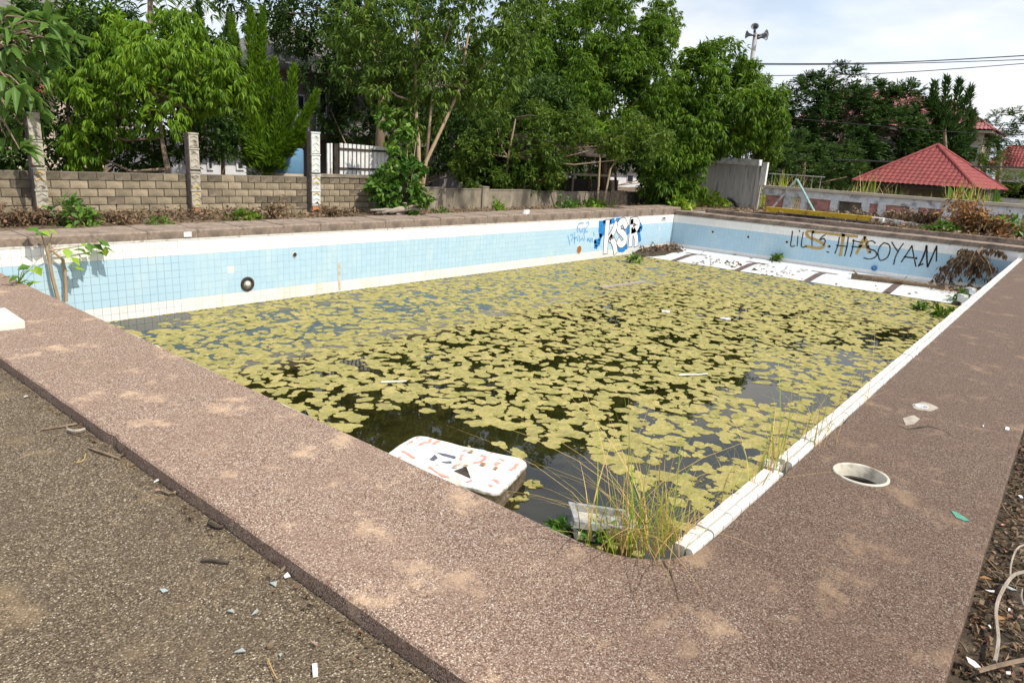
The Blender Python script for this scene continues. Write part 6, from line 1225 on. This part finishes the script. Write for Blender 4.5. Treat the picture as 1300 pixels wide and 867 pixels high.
twig('grey driftwood stick at the kerb foot on the left', ((86, 549), (96, 551), (108, 548)), ZP, .016, 'bleach'); twig('short dark twig against the kerb further down', ((265, 668), (274, 672), (284, 672)), ZP, .013, 'dark'); twig('brown twig near the kerb with a yellow stain', ((205, 626), (217, 629), (224, 627)), ZP, .012)
shard('small white wrapper at the foot of the kerb', 199, 612, .06, .03, 'white', cat='wrapper', name='wrapper'); shard('white fleck at upper left of the pavement', 33, 505, .05, .03, 'white', cat='fleck', name='paint_fleck')
t_ = rng.uniform(0, 1, 260); yk = 1.2+t_*9; P = np.stack([XO-np.abs(rng.normal(0, .10, 260))-.02, yk, np.full(260, ZP+.01)+rng.uniform(0, .015, 260)], 1); V, Fx = leaves(P, sphere_dirs(260)*np.array((1, 1, .25)), rng.uniform(.02, .06, 260), rng.uniform(.008, .025, 260))
tag(link('kerb_litter', np_mesh('kerb_litter', V-P.mean(0), Fx, [MT['dry_dark'], MT['litter']], rng.integers(0, 2, 260).repeat(4)), None, P.mean(0)), 'crumbs of bark and leaf along the foot of the deck kerb', None, None, 'stuff')
# litter bed right of the deck
n = 5200; P = np.stack([rng.uniform(3.4, 11, n), YO-.02-np.abs(rng.normal(0, .55, n)), np.full(n, -.26)], 1); P[:, 2] = [-.27+.05*n2(a, c, 1.4)+.03*n2(a, c, 5)+abs(random.gauss(0, .018)) for a, c in P[:, :2]]
V, Fx = leaves(P, sphere_dirs(n)*np.array((1, 1, .35)), rng.uniform(.025, .08, n), rng.uniform(.01, .035, n), roll=.7)
tag(link('leaf_litter', np_mesh('leaf_litter', V-P.mean(0), Fx, [MT['dry_dark'], MT['litter'], MT['dry_leaf'], MT['twig']], rng.choice(4, n, p=[.60, .12, .08, .20]).repeat(4)), None, P.mean(0)), 'dead leaves and scraps carpeting the ground right of the deck', None, None, 'stuff')
b = MB()
for k in range(170):
    a = Vector((random.uniform(3.6, 10), YO-.05-abs(random.gauss(0, .4)), -.23)); d = Vector((random.uniform(-1, 1), random.uniform(-1, 1), random.uniform(-.1, .15)))*random.uniform(.06, .25); b.tube([a, a+d*.5+Vector((0, 0, .012)), a+d], [.004, .005, .002], 4)
tag(b.build('twig_litter', MT['twig']), 'fine twigs scattered in the leaf litter', None, None, 'stuff')
twig('long curving grey vine stem in the litter at the right edge', ((1262, 842), (1266, 815), (1263, 780), (1270, 755), (1284, 735), (1300, 728)), -.2, .011, 'bleach', 'vine', 'vine'); twig('looping thin pale root above the grey vine', ((1282, 738), (1283, 718), (1290, 700), (1302, 694)), -.2, .006, 'bleach', 'root', 'root', .02); twig('brown branch at the bottom right corner of the litter', ((1240, 856), (1270, 848), (1300, 842)), -.2, .012, 'twig', 'branch', 'branch'); twig('thin dark stem at the upper right of the litter', ((1268, 636), (1280, 655), (1300, 668)), -.2, .006, 'twig', 'branch', 'branch'); twig('small ring of pale root at the right edge', ((1297, 750), (1296, 760), (1299, 770)), -.2, .005, 'bleach', 'root', 'root')
SCR = .72
for lab, u, v, L_, W_, m in (('bright white paper scrap in the middle of the litter', 1256, 752, .075, .03, 'white'), ('white scrap to the right of the grey vine', 1281, 776, .07, .025, 'white'), ('white scrap at the bottom of the litter', 1279, 857, .06, .04, 'white'), ('large pale plastic scrap near the bottom of the litter', 1235, 845, .14, .08, 'white2'), ('grey-white bag scrap at the vine bend', 1280, 748, .12, .07, 'shard'), ('pale plastic scrap high in the litter by the deck edge', 1295, 632, .09, .05, 'white2'), ('pink scrap near the deck edge', 1273, 668, .06, .03, 'pink'), ('pale scrap low beside the vine', 1256, 798, .06, .035, 'white2')): shard(lab, u, v, L_*SCR, W_*SCR*.8, m, -.21, .004, 'scrap', 'paper_scrap')
for lab, u, v in (('curled orange leaf in the litter', 1258, 783), ('small orange leaf against the deck side', 1243, 733)):
    p = PZ(u, v, -.2); vv, ff = leaves(np.zeros((1, 3)), np.array([[.3, -.9, .2]]), np.array([.075]), np.array([.04]), roll=.2); tag(link('fallen_leaf', np_mesh('fallen_leaf', vv, ff, MT['dry_orange']), None, p), lab, 'leaf')
